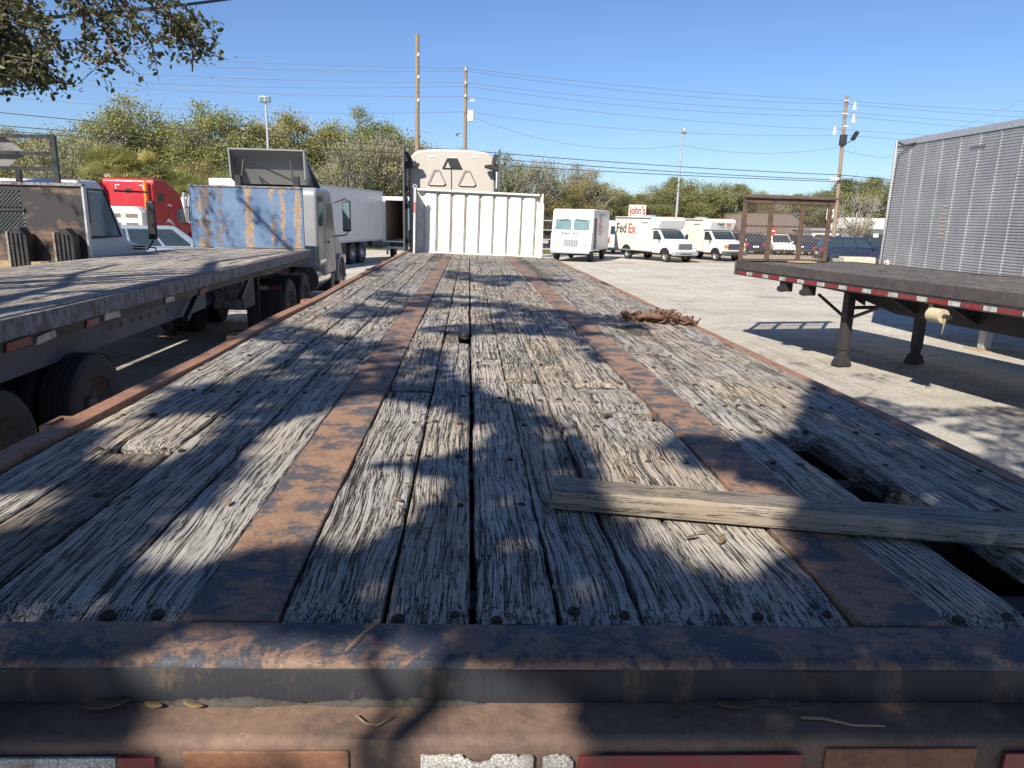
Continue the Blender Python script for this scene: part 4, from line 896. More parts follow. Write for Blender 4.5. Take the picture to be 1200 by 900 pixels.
MB().box(X0+.1, X1-.1, .02, .34, 1.9, 2.38).build('cab_rear_panel', M['black'], ht)

# ------------------------------------------------------------------ cars
def car_meshes(name, label, mat, loc, rz, suv=True, group=None, simple=False):
    t = thing(name, label, 'car', loc, rz, group); W = .92; H = 1.72 if suv else 1.46
    body = MB().prism([(-2.3, .38), (-2.35, .75), (-2.3, 1.02), (-2.1, 1.06), (1.0, 1.02), (2.05, .92), (2.3, .78), (2.33, .4)], 'x', -W, W).build('body', M[mat], t, bevel=.1, seg=3)
    rr = -2.05 if suv else -1.4
    gh = MB(); z0 = 1.0
    B = [(-W+.04, rr-.12, z0), (W-.04, rr-.12, z0), (W-.04, 1.25, z0), (-W+.04, 1.25, z0)]; T = [(-W+.2, rr+.2, H), (W-.2, rr+.2, H), (W-.2, .35, H), (-W+.2, .35, H)]
    gh.add(B+T, [(3,2,1,0), (4,5,6,7), (0,1,5,4), (1,2,6,5), (2,3,7,6), (3,0,4,7)]); cabn = gh.build('cabin', M[mat], t, bevel=.06, seg=2)
    def inter(a, b, f): return tuple(a[i]+(b[i]-a[i])*f for i in range(3))
    def pane(p0, p1, p2, p3, u0, u1, v0, v1, nm):
        def pt(u, v): return Vector(inter(inter(p0, p1, u), inter(p3, p2, u), v))
        q = [pt(u0, v0), pt(u1, v0), pt(u1, v1), pt(u0, v1)]; nrm = (q[1]-q[0]).cross(q[3]-q[0]).normalized()*.012
        MB().quad(*[p_+nrm for p_ in q]).build(nm, M['glass'], cabn, fix=False)
    pane(B[0], B[1], T[1], T[0], .08, .92, .15, .88, 'rear_window'); pane(B[2], B[3], T[3], T[2], .06, .94, .08, .92, 'windscreen')
    for A, Bq, C_, D_ in ((B[1], B[2], T[2], T[1]), (B[3], B[0], T[0], T[3])):
        for u0, u1 in ((.06, .32), (.35, .62), (.65, .9)): pane(A, Bq, C_, D_, u0, u1, .14, .86, 'side_window')
    for x in (-1, 1):
        for y in (-1.4, 1.45): wheel(t, x*(W-.08), y, .35, x, .8)
        MB().box(min(x*.55, x*.85), max(x*.55, x*.85), 2.2, 2.345, .68, .82).build('headlight', M['lens'], body, bevel=.03)
        MB().box(min(x*.66, x*.88), max(x*.66, x*.88), -2.36, -2.24, .74, 1.0).build('tail_light', M['redlens'], body, bevel=.02)
        MB().box(min(x*(W+.01), x*(W+.17)), max(x*(W+.01), x*(W+.17)), .75, .88, 1.02, 1.16).build('door_mirror', M[mat], cabn, bevel=.03)
    MB().box(-W+.1, W-.1, 2.0, 2.36, .3, .5).build('front_bumper', M['black'], t, bevel=.04)
    MB().box(-W+.1, W-.1, -2.38, -2.0, .3, .5).build('rear_bumper', M['black'], t, bevel=.04)
    MB().box(-.26, .26, -2.375, -2.36, .62, .76).build('number_plate', M['insul'], body)
    for y in (-1.4, 1.45): MB().cyl((-W+.2, y, .35), (W-.2, y, .35), .05).build('axle', M['under'], t)
    return t
p = GG(188, 318); car_meshes('parked_car', 'blue grey estate car between the white cab truck and the red tractor', 'bluegrey', (D(190, 280, 25).x, 25, GZ(25)), R(-62), True)

# ------------------------------------------------------------------ white box trailer and open box truck beyond the grey cab
A = Vector((D(372, 250, 31.5).x, 31.5, 0)); B_ = Vector((D(449, 250, 39).x, 39, 0)); dv = B_-A; L = dv.length
wbx = thing('box_trailer', 'long white box trailer with chrome wheel beyond the silver grey tractor', 'trailer', (A.x, A.y, GZ(35)), math.atan2(-dv.x, dv.y))
bd = MB().box(-2.4, 0, -4, L, 1.05, 3.52).build('box_body', M['white'], wbx, bevel=.04)
for k in range(28): MB().box(.001, .004, -3.6+k*.42, -3.58+k*.42, 1.15, 3.42).build('panel_seam', M['white'], bd)
MB().box(-.02, .02, -4, L+.01, 1.03, 1.12).build('bottom_rail', M['galv'], bd)
MB().box(-.02, .02, -4, L+.01, 3.45, 3.54).build('top_rail', M['galv'], bd)
for y in (3.6, 4.75):
    for x, s in ((-.12, 1), (-.45, 1), (-2.28, -1), (-1.95, -1)): wheel(wbx, x, y, .5, s)
    MB().cyl((-2.2, y, .5), (-.2, y, .5), .06).build('axle', M['under'], wbx)
MB().box(-1.7, -.7, 2.6, 6.0, .6, 1.02).box(-.12, -.06, 2.1, 3.0, .35, 1.02).build('suspension_bogie', M['under'], wbx)
for x in (-.6, -1.8): MB().box(x-.07, x+.07, -2.0, -1.86, 0, 1.04).build('landing_leg', M['under'], wbx)
ob = thing('box_truck', 'white box truck with open rear showing its brown plywood inside', 'truck', (D(449, 250, 39.6).x, 39.6, GZ(40)), R(-4))
bo = MB().box(0, .06, 0, 6, .95, 3.3).box(2.34, 2.4, 0, 6, .95, 3.3).box(.061, 2.339, 0, 6, 3.24, 3.3).box(.061, 2.339, 5.94, 6, .95, 3.239).box(.061, 2.339, 0, 5.939, .95, 1.01).build('box_body', M['white'], ob)
MB().box(.062, .09, .08, 5.9, 1.02, 3.2).box(2.31, 2.338, .08, 5.9, 1.02, 3.2).box(.1, 2.3, 5.9, 5.93, 1.02, 3.2).build('plywood_lining', M['roofbrown'], bo)
MB().box(-.03, .14, -.05, -.002, .95, 3.34).box(2.26, 2.43, -.05, -.002, .95, 3.34).box(.141, 2.259, -.05, -.002, 3.14, 3.34).build('door_frame', M['white'], bo, bevel=.01)
MB().box(.2, 2.2, -.4, -.1, .62, .72).box(.2, .3, -.35, -.2, .3, .62).box(2.1, 2.2, -.35, -.2, .3, .62).build('step_bumper', M['galv'], ob)
cb2 = MB().prism([(6.2, .6), (6.2, 2.4), (7.2, 2.4), (7.8, 1.6), (8.4, 1.5), (8.4, .5)], 'x', .2, 2.2).build('cab', M['white'], ob, bevel=.06)
MB().quad((.3, 7.25, 2.36), (2.1, 7.25, 2.36), (2.1, 7.82, 1.62), (.3, 7.82, 1.62)).build('windscreen', M['glass'], cb2)
for y in (1.6, 7.3):
    for x, s in ((.25, -1), (2.15, 1)): wheel(ob, x, y, .45, s)
MB().box(.5, 1.9, 0, 8.2, .6, .945).build('chassis', M['under'], ob)

# ------------------------------------------------------------------ lettering
def lettering(text, mat, parent, origin, xdir, size, name='lettering', bold=0.0, depth=.004, stretch=1.0):
    c = bpy.data.curves.new('t', 'FONT'); c.body = text; c.size = size; c.extrude = depth; c.offset = bold; c.align_x = 'CENTER'
    o = bpy.data.objects.new('t', c); COL.objects.link(o); dg = bpy.context.evaluated_depsgraph_get()
    me = bpy.data.meshes.new_from_object(o.evaluated_get(dg)); bpy.data.objects.remove(o)
    me.materials.clear(); X = Vector(xdir).normalized(); Z = Vector((0,0,1)); N = X.cross(Z)
    Mx = Matrix(((X.x*stretch, 0, N.x, origin[0]), (X.y*stretch, 0, N.y, origin[1]), (X.z, 1, N.z, origin[2]), (0,0,0,1)))
    me.transform(Mx); return link(name, me, mat, parent)

# ------------------------------------------------------------------ delivery vans
pl_, pr_ = GG(653, 305), GG(695, 307)
sv = thing('step_van', 'white delivery step van with split windscreen and red lettering on its side', 'van', ((pl_.x+pr_.x)/2+.62, 44.2, GZ(44)), R(160))
W, H = 1.2, 3.0
sb_ = MB().prism([(-3.1, .62), (-3.1, H-.05), (-3.0, H), (2.4, H), (2.62, H-.12), (2.85, 1.75), (3.0, 1.6), (3.08, 1.1), (3.08, .62)], 'x', -W, W).build('body', M['white'], sv, bevel=.07, seg=3)
def slope(z): return 2.62+(2.85-2.62)*(H-.12-z)/(H-.12-1.75)
for s in (-1, 1):
    MB().quad((s*.06, slope(1.82)+.012, 1.82), (s*1.02, slope(1.82)+.012, 1.82), (s*1.0, slope(2.42)+.012, 2.42), (s*.06, slope(2.42)+.012, 2.42)).build('windscreen', M['paleglass'], sb_)
    MB().cyl((s*.15, 2.80, 2.45), (s*.75, 2.80, 2.38), .018, n=6).build('wiper', M['black'], sb_)
    MB().cyl((s*.85, 3.05, 1.22), (s*.85, 3.10, 1.22), .1, n=16).build('headlight', M['lens'], sb_)
    MB().cyl((s*.85, 3.05, 1.22), (s*.85, 3.09, 1.22), .13, n=16).build('headlight_ring', M['black'], sb_)
    MB().box(s*.85-.09, s*.85+.09, 3.075, 3.10, .96, 1.01).build('indicator', M['amber'], sb_)
    MB().box(min(s*(W+.003), s*(W+.012)), max(s*(W+.003), s*(W+.012)), 1.5, 2.35, .75, 2.5).build('sliding_door', M['darkgrey'], sb_)
    for y in (-1.9, 2.2): wheel(sv, s*(W-.2), y, .42, s, dark=True)
gr = MB().box(-.42, .42, 3.085, 3.12, .9, 1.32).build('grille', M['galv'], sb_, bevel=.02)
for k in range(8): MB().box(-.36+.1*k, -.33+.1*k, 3.121, 3.126, .93, 1.29).build('grille_bar', M['darkgrey'], gr)
MB().box(-W+.05, W-.05, 3.09, 3.25, .5, .72).build('bumper', M['galv'], sv, bevel=.04)
MB().box(-.5, .5, -3, 3, .45, .61).build('chassis', M['under'], sv)
for y in (-1.9, 2.2): MB().cyl((-W+.25, y, .42), (W-.25, y, .42), .06).build('axle', M['under'], sv)
lettering('Fed', M['letterpurple'], sb_, (.33, 3.0, 1.58), (-1, 0, 0), .19, bold=.004, stretch=1.7); lettering('Ex', M['letterred'], sb_, (-.22, 3.0, 1.58), (-1, 0, 0), .19, bold=.004, stretch=1.7)
random.seed(3)
for k in range(9):                                               # worn red side print
    z = 1.55+.14*k; y = .9-random.uniform(0, .3)
    MB().box(-W-.012, -W-.003, y-random.uniform(.5, 1.6), y, z, z+.09).build('faded_side_print', M['letterfade'], sb_)

def cutaway(label, wx, loc, rz, style):
    t = thing('delivery_van', label, 'van', loc, rz); W = 1.0; H = 2.68
    b = MB().prism([(-4.0, .55), (-4.0, H), (.55, H), (.72, H-.15), (.45, 2.0), (-.1, 1.95), (-.1, .55)], 'x', -W, W).build('cargo_body', M['cream'], t, bevel=.05)
    ov = MB().prism([(-.2, 2.0), (-.2, H+.005), (.56, H+.005), (.74, H-.16), (.5, 1.96)], 'x', -W-.004, W+.004).build('overcab', M['white'], b, bevel=.05)
    c = MB().prism([(-.08, .5), (-.08, 1.94), (.42, 1.94), (1.0, 1.36), (1.85, 1.22), (1.98, 1.05), (1.98, .5)], 'x', -W+.08, W-.08).build('cab', M['white'], t, bevel=.06, seg=3)
    MB().quad((-.78, .50, 1.90), (.78, .50, 1.90), (.84, 1.0, 1.40), (-.84, 1.0, 1.40)).build('windscreen', M['glass'], c)
    for s in (-1, 1):
        x = s*(W-.077)
        MB().quad((x, .0, 1.32), (x, .85, 1.34), (x, .45, 1.86), (x, .0, 1.86)).build('side_window', M['glass'], c)
        MB().box(min(s*.55, s*.88), max(s*.55, s*.88), 1.93, 2.0, .86, 1.08).build('headlight', M['lens' if style == 0 else 'amber'], c, bevel=.02)
        mm_ = MB().box(min(s*1.0, s*1.2), max(s*1.0, s*1.2), .72, .8, 1.36, 1.66).build('door_mirror', M['black'], c, bevel=.03)
        MB().cyl((s*.9, .72, 1.4), (s*1.05, .75, 1.45), .02, n=6).build('mirror_arm', M['black'], mm_)
        for y, r in ((1.2, .37), (-2.6, .37)): wheel(t, s*(W-.2), y, r, s)
        arc = [(-2.6+.5*math.cos(a_*math.pi/8), .5+.42*math.sin(a_*math.pi/8)) for a_ in range(9)]
        MB().prism(arc, 'x', min(s*(W+.001), s*(W+.006)), max(s*(W+.001), s*(W+.006))).build('wheel_arch', M['black'], b)
        dd = MB().box(min(s*(W+.001), s*(W+.01)), max(s*(W+.001), s*(W+.01)), -1.15, -.45, .65, 2.35).build('cargo_door', M['cream'], b)
        MB().box(min(s*(W+.011), s*(W+.014)), max(s*(W+.011), s*(W+.014)), -1.1, -.5, 2.28, 2.34).build('door_light', M['darkgrey'], dd)
        MB().box(min(s*(W+.001), s*(W+.012)), max(s*(W+.001), s*(W+.012)), -3.9, -.2, H-.13, H-.05).build('roof_drip_rail', M['darkgrey'], b)
    for k in range(5): MB().box(-.5+.235*k, -.42+.235*k, .62, .70, H+.006, H+.03).build('roof_marker_lamp', M['amber'], b)
    for s in (-1, 1):
        MB().cyl((s*.1, .99, 1.43), (s*.55, .93, 1.47), .012, n=5).build('wiper', M['black'], c)
        arc = [(1.2+.47*math.cos(a_*math.pi/8), .5+.38*math.sin(a_*math.pi/8)) for a_ in range(9)]
        MB().prism(arc, 'x', min(s*(W-.079), s*(W-.072)), max(s*(W-.079), s*(W-.072))).build('wheel_arch', M['black'], c)
        for y in (-.02, .86): MB().box(min(s*(W-.078), s*(W-.074)), max(s*(W-.078), s*(W-.074)), y-.008, y+.008, .55, 1.3).build('door_seam', M['darkgrey'], c)
        MB().box(min(s*(W+.0005), s*(W+.008)), max(s*(W+.0005), s*(W+.008)), -3.98, -.12, .56, .62).build('sill_trim', M['galv'], b)
    gr = MB().box(-.54, .54, 1.975, 2.01, .78, 1.14).build('grille', M['chrome' if style == 0 else 'black'], c, bevel=.02)
    for k in range(3): MB().box(-.48, .48, 2.011, 2.018, .82+.1*k, .88+.1*k).build('grille_slot', M['darkgrey'], gr)
    MB().box(-W+.05, W-.05, 1.85, 2.12, .42, .68).build('bumper', M['galv' if style == 0 else 'darkgrey'], t, bevel=.05)
    MB().box(-.45, .45, 2.121, 2.13, .5, .56).build('bumper_slot', M['black'], t)
    MB().box(-.5, .5, -3.9, 1.8, .38, .545).build('chassis', M['under'], t)
    MB().box(-.3, .3, -2.0, -1.4, H+.002, H+.12).build('roof_vent', M['galv'], b, bevel=.02)
    return t, b, ov
f = GG(779, 307); f2 = GG(746, 303); 
v1, b1, o1 = cutaway('white and cream parcel van with chrome grille and large side lettering', 0, (f.x+.25, f.y+1.3, GZ(f.y)), R(204), 0)
lettering('Fed', M['letterdark'], b1, (1.004, -3.25, 1.66), (0, 1, 0), .85, bold=.012, stretch=.92); lettering('Ex', M['letterred'], b1, (1.004, -2.12, 1.66), (0, 1, 0), .85, bold=.012, stretch=.92)
f3 = GG(838, 306); v2, b2, o2 = cutaway('white parcel van with dark grille and amber headlamps beside the chrome-grille van', 0, (f3.x+.35, f3.y+1.3, GZ(f3.y)), R(200), 1)
lettering('Fed', M['letterpurple'], o2, (.22, .70, 2.28), (-1, 0, 0), .27, bold=.004, stretch=1.3); lettering('Ex', M['letterred'], o2, (-.42, .70, 2.28), (-1, 0, 0), .27, bold=.004, stretch=1.3)
g = GG(722, 296); t = thing('cargo_van', 'plain white cargo van parked behind the step van', 'van', (D(714, 280, 56).x, 56, GZ(56)), R(6))
bo_ = MB().prism([(-2.6, .4), (-2.65, 1.2), (-2.5, 2.4), (-2.3, 2.5), (1.2, 2.5), (1.9, 1.5), (2.6, 1.3), (2.7, .45)], 'x', -.95, .95).build('body', M['white'], t, bevel=.12, seg=3)
for s in (-1, 1):
    MB().quad((s*.12, -2.62, 1.5), (s*.75, -2.62, 1.5), (s*.7, -2.55, 2.1), (s*.12, -2.55, 2.1)).build('rear_window', M['glass'], bo_)
    MB().box(min(s*.8, s*.9), max(s*.8, s*.9), -2.68, -2.6, .9, 1.3).build('tail_light', M['redlens'], bo_)
    for y in (-1.6, 1.6): wheel(t, s*.85, y, .35, s, dark=True)
    MB().box(min(s*.97, s*1.2), max(s*.97, s*1.2), 1.3, 1.4, 1.4, 1.65).build('door_mirror', M['black'], bo_)
MB().box(-.9, .9, -2.75, -2.55, .35, .55).build('rear_bumper', M['black'], t)

# ------------------------------------------------------------------ signs, lamps, poles, wires
sp_ = D(747, 250, 70); t = thing('shop_sign', 'white shop sign with red handwritten lettering behind the parcel vans', 'sign', (sp_.x, 70, GZ(70)))
zt_ = D(747, 240, 70).z-GZ(70); zb_ = D(747, 259, 70).z-GZ(70); hw_ = (D(757, 250, 70).x-D(737, 250, 70).x)/2
pn = MB().box(-hw_, hw_, 0, .25, zb_, zt_).build('panel', M['stucco'], t, bevel=.03)
for x in (-hw_*.5, hw_*.5): MB().cyl((x, .12, 0), (x, .12, zb_), .09, n=10).build('post', M['galv'], t)
lettering("john's", M['letterred'], pn, (0, -.01, (zt_+zb_)/2-.1), (1,0,0), 1.05, bold=.03, stretch=.62)
MB().prism([(-hw_*.85, zb_+.16), (hw_*.8, zb_+.10), (hw_*.8, zb_+.26), (-hw_*.85, zb_+.3)], 'y', -.012, -.003).build('red_underline', M['letterred'], pn)

def lamp_post(px, ptop, y, label, head):
    tp = D(px, ptop, y); b0 = GZ(y); t = thing('lamp_post', label, 'lamp post', (tp.x, y, b0))
    h = tp.z-b0
    MB().cyl((0,0,0), (0,0,h-.3), .10, .06, n=12).build('pole', M['galv'], t, smooth=40)
    MB().cyl((0,0,0), (0,0,.3), .2, n=12).build('base', M['concrete'], t)
    if head == 2:
        hd = MB().box(-.35, .28, -.2, .2, h-.28, h+.05).build('flood_lamp', M['galv'], t, bevel=.03)
        for x in (-.3, 0): MB().box(x, x+.25, -.21, -.202, h-.24, h+.02).build('lens', M['paleglass'], hd)
    else:
        hd = MB().obox((.12, -.05, h-.05), (.5, .35, .32), Vector((.3, 0, 1)).to_track_quat('Z', 'Y').to_euler()).build('flood_lamp', M['galv'], t, bevel=.05)
        MB().obox((.02, -.24, h-.08), (.34, .02, .22), Vector((.3, 0, 1)).to_track_quat('Z', 'Y').to_euler()).build('lens', M['paleglass'], hd)
    return t
lamp_post(311, 114, 46, 'tall steel lamp post with twin flood lamps beside the left trees', 2)
lamp_post(800, 153, 52, 'tall white steel lamp post rising behind the parcel vans', 1)

def upole(px, ptop, py2, px2, y, r, label):
    a = D(px, ptop, y); b = D(px2, py2, y); bz = GZ(y); d = a-b; base = a+d*((bz-a.z)/d.z)
    t = thing('utility_pole', label, 'utility pole', (base.x, y, bz)); tx = a.x-base.x; hz = a.z-bz
    MB().tube([(tx*k/8, 0, hz*k/8) for k in range(9)], [r*(1-.3*k/8) for k in range(9)], 12).build('pole', M['pole'], t, smooth=40)
    return t, lambda z: Vector((tx*z/hz, 0, z)), hz
PY = 50
pa, fa, ha = upole(489, 40, 175, 489, 46, .17, 'tallest bare wooden utility pole behind the beige tractor roof')
for py in (65, 91, 118):
    z = D(489, py, 46).z-GZ(46); q = fa(z); MB().cyl(q+Vector((.05, -.2, -.06)), q+Vector((.12, -.24, .09)), .05, n=8).build('insulator', M['insul'], pa)
pb, fb, hb_ = upole(546, 78, 172, 545, PY, .15, 'wooden utility pole carrying a small white transformer')
z = D(552, 136, PY).z-GZ(PY); q = fb(z)
MB().cyl(q+Vector((.38, 0, -.33)), q+Vector((.38, 0, .33)), .22, n=16).build('transformer', M['insul'], pb, smooth=40)
MB().box(q.x+.1, q.x+.3, -.04, .04, z-.2, z+.2).build('transformer_bracket', M['galv'], pb)
for py in (82, 98, 113): z = D(546, py, PY).z-GZ(PY); q = fb(z); MB().cyl(q+Vector((0, -.15, -.05)), q+Vector((0, -.2, .1)), .06, n=8).build('insulator', M['insul'], pb)
z = D(553, 117, PY).z-GZ(PY); q = fb(z); MB().obox(q+Vector((.45, 0, 0)), (.3, .1, .25)).cyl(q, q+Vector((.45, 0, .1)), .025, n=6).build('cutout_switch', M['galv'], pb)
z = D(538, 158, PY).z-GZ(PY); q = fb(z); MB().obox(q+Vector((-.45, -.1, 0)), (.35, .2, .16)).cyl(q, q+Vector((-.45, 0, .1)), .025, n=6).build('street_lamp_head', M['galv'], pb)
pc, fc, hc = upole(992.5, 112, 224, 982, PY+2, .16, 'wooden utility pole with white bushings and street lamp above the mesh rack')
for py, s in ((122, 1), (137, 1), (152, -1)):
    z = D(990, py, PY+2).z-GZ(PY+2); q = fc(z)
    MB().cyl(q+Vector((s*.65, 0, -.35)), q+Vector((s*.65, 0, .18)), .14, .06, n=12).build('white_bushing', M['insul'], pc, smooth=40)
    MB().cyl(q, q+Vector((s*.62, 0, .2)), .03, n=6).build('arm', M['galv'], pc)
    MB().cyl(q+Vector((-s*.25, -.1, .2)), q+Vector((s*.1, -.12, .2)), .05, n=8).build('insulator', M['insul'], pc)
z = D(986, 163, PY+2).z-GZ(PY+2); q = fc(z); MB().box(q.x-.25, q.x+.2, -.25, .05, z-.45, z+.3).build('equipment_box', M['under'], pc, bevel=.04)
z = D(997, 163, PY+2).z-GZ(PY+2); q = fc(z); MB().obox(q+Vector((.75, -.2, .2)), (.35, .2, .6), Vector((.5, 0, 1)).to_track_quat('Z', 'Y').to_euler()).cyl(q+Vector((0, 0, -.5)), q+Vector((.6, -.1, -.1)), .035, n=6).build('street_lamp_head', M['black'], pc)
z = D(978, 210, PY+2).z-GZ(PY+2); q = fc(z); MB().box(q.x-.75, q.x-.1, -.12, .12, z-.1, z+.12).build('cable_box', M['insul'], pc)

def wire(pts, r, mat, label, group='overhead wires', seg=24):
    out = []
    for i in range(len(pts)-1):
        a, b, sag = pts[i][0], pts[i+1][0], pts[i+1][1]
        for k in range(seg+(i == len(pts)-2)):
            t = k/seg; p = a.lerp(b, t); p.z -= sag*4*t*(1-t); out.append(p)
    return tag(MB().tube(out, r, 4).build('overhead_wire', M[mat], fix=False), label, 'wire', group)
def at(px, py, y): return D(px, py, y)
# (left edge, pole B, pole C, right edge) pixel heights at the poles
ww = [((-60, 52), (546, 80), (992, 118), (1260, 133), .25), ((-60, 58), (546, 83), (992, 122), (1260, 140), .4), ((-60, 72), (546, 97), (991, 131), (1260, 149), .3), ((-60, 82), (546, 101), (991, 136), (1260, 157), .45),
      ((-60, 90), (546, 113), (990, 152), (1260, 166), .3), ((-60, 108), (546, 131), (988, 158), (1260, 176), .5)]
for k, (a, b, c, d, sag) in enumerate(ww):
    wire([(at(*a, 48), 0), (at(*b, PY-.15), sag), (at(*c, PY+1.8), sag), (at(*d, 54), .1)], .014, 'wire2', ['topmost', 'second highest', 'third highest', 'fourth highest', 'fifth highest', 'sixth highest'][k]+' thin power line strung between the utility poles', 'thin power lines')
for k, (a, b, c, d, sag) in enumerate([((-60, 126), (545, 176), (985, 205), (1260, 226), .15), ((-60, 142), (545, 183), (984, 211), (1260, 240), .15), ((-60, 148), (545, 191), (984, 213), (1260, 244), .1)]):
    wire([(at(*a, 44), 0), (at(*b, PY-.2), sag), (at(*c, PY+1.8), sag), (at(*d, 54), .1)], .03, 'wire', ['upper', 'middle', 'lowest'][k]+' thick black communication cable strung low between the utility poles', 'low communication cables')
wire([(at(556, 138, PY), 0), (at(800, 170, PY+1), .9), (at(984, 172, PY+1.8), .5)], .014, 'wire2', 'deeply sagging service wire between the transformer pole and the street lamp pole')
wire([(at(984, 175, PY+1.8), 0), (at(1040, 185, 58), .1), (at(1300, 70, 60), .2)], .012, 'wire2', 'single wire climbing to the right from the street lamp pole')
a, b = D(-60, 28, 9), D(300, -6, 15); wire([(a, 0), (b, .05)], .03, 'wire', 'thick black cable close overhead crossing the oak leaves')

# ------------------------------------------------------------------ far right: lot, cars, buildings, signs
for k, (px, y, mt) in enumerate(((870, 62, 'navycar'), (893, 63, 'darkgrey'), (912, 62, 'white'), (926, 64, 'darkgrey'), (941, 62, 'navycar'), (957, 63, 'silver'), (972, 64, 'darkgrey'))):
    lb = {'navycar': 'dark blue parked car in the far row seen through the mesh rack', 'darkgrey': 'dark grey parked car in the far row seen through the mesh rack', 'white': 'white parked car in the far row seen through the mesh rack', 'silver': 'silver parked car in the far row seen through the mesh rack'}[mt]
    lb = lb.replace('parked car', {870: 'parked estate car', 893: 'parked saloon', 926: 'parked low saloon', 941: 'parked tall estate car', 972: 'parked hatchback'}.get(px, 'parked car'))
    car_meshes('parked_car', lb, mt, (D(px, 280, y).x, y, GZ(y)), R(random.choice((172, 184, 178, 8))), k % 2 == 0, 'cars parked in the far row')
sp_ = D(1002, 285, 46); car_meshes('parked_car', 'navy blue sport utility car beside the concrete block', 'navycar', (sp_.x, 46, GZ(46)), R(-100), True)
sp_ = D(1018, 285, 49); car_meshes('parked_car', 'black hatchback partly behind the navy sport utility car', 'black', (sp_.x+2.2, 50, GZ(50)), R(-96), True)
def house(label, px0, px1, pt, pw_, y, roofm, wallm, gable, dp=9):
    a, b = D(px0, 270, y), D(px1, 270, y); w_ = (b.x-a.x); hz = D(px0, pw_, y).z-GZ(y); rz_ = D(px0, pt, y).z-GZ(y)
    t = thing('building', label, 'building', (a.x, y, GZ(y)))
    wl = MB().box(0, w_, 0, dp, 0, hz).build('wall', M[wallm], t)
    if gable:
        MB().prism([(-.5, hz+.01), (dp+.5, hz+.01), (dp*.5+.6, rz_), (dp*.5-.6, rz_)], 'x', -.6, w_+.6).build('roof', M[roofm], t)
    else: MB().box(-.3, w_+.3, -.3, dp+.3, hz+.01, rz_).build('roof', M[roofm], t)
    nw = max(2, int(w_/4))
    for k in range(nw):
        x = w_*(k+.5)/nw; o = MB().box(x-.6, x+.6, -.05, -.005, hz*.35, hz*.8).build('window', M['glass'], wl)
        MB().box(x-.7, x+.7, -.1, -.051, hz*.3, hz*.34).build('sill', M['stucco'], o)
    MB().box(w_*.5-.5+1.2, w_*.5+.5+1.2, -.05, -.004, .05, min(2.1, hz*.75)).build('door', M['darkgrey'], wl)
house('long building with broad brown shingle roof behind the far parked cars', 873, 948, 249, 272, 84, 'roofbrown', 'stucco', True, 14)
house('low white building with flat roof behind the navy sport utility car', 952, 1000, 266, 270, 80, 'galv', 'stucco', False)
house('small white gabled building beside the pale bare tree', 1008, 1046, 255, 268, 76, 'stucco', 'stucco', True, 6)
def road_sign(px, ptop, pbot, y, label, kind):
    a, b = D(px, ptop, y), D(px, pbot, y); r = (a.z-b.z)/2; zc = (a.z+b.z)/2-GZ(y); t = thing('road_sign', label, 'sign', (a.x, y, GZ(y)))
    MB().cyl((0, .05, 0), (0, .05, zc), .04, n=8).build('post', M['galv'], t)
    if kind == 'round':
        f_ = MB().cyl((0, -.02, zc), (0, 0, zc), r, n=8 if False else 24).build('sign_face', M['stop'], t)
        MB().box(-r*.7, r*.7, -.03, -.021, zc-r*.16, zc+r*.16).build('white_bar', M['insul'], f_)
    else:
        f_ = MB().box(-r*.75, r*.75, -.02, 0, zc-r, zc+r).build('sign_face', M['insul'], t, bevel=.01)
        MB().box(-r*.4, r*.4, -.026, -.021, zc-r*.1, zc+r*.5).build('black_print', M['black'], f_)
road_sign(905, 265, 276, 43, 'round red no-entry sign with white bar on a thin post', 'round')
road_sign(974, 245, 258, 55, 'white rectangular road sign with black print behind the mesh rack', 'rect')
p = GG(1007, 305); cbk = thing('concrete_block', 'pale stained concrete barrier block on the grass', 'concrete block', (D(1007, 300, 38).x, 38, GZ(38)), R(-4))
MB().prism([(-.45, 0), (.45, 0), (.38, .75), (-.38, .75)], 'x', -.95, .75).build('block', M['concrete'], cbk, bevel=.05)
for x in (-.6, .3): MB().tube([(x, -.08, .72), (x, -.05, .82), (x, .05, .82), (x, .08, .72)], .02).build('lifting_loop', M['bolt'], cbk)
# far clutter between bulkhead and step van
p = D(641, 290, 47); t = thing('pallet_rack', 'dark cluttered metal rack between the white bulkhead and the step van', 'rack', (p.x, 47, GZ(47)))
for x in (-.5, .45): MB().box(x, x+.08, 0, .9, 0, 2.6).build('upright', M['galv'], t)
for z in (.5, 1.1, 1.7, 2.3):
    MB().box(-.41, .44, 0, .9, z, z+.06).build('shelf', M['galv'], t)
    for k in range(3): MB().box(-.38+.27*k, -.15+.27*k, .1, .6, z+.062, z+random.uniform(.2, .4)).build('stored_bin', M['under'], t)

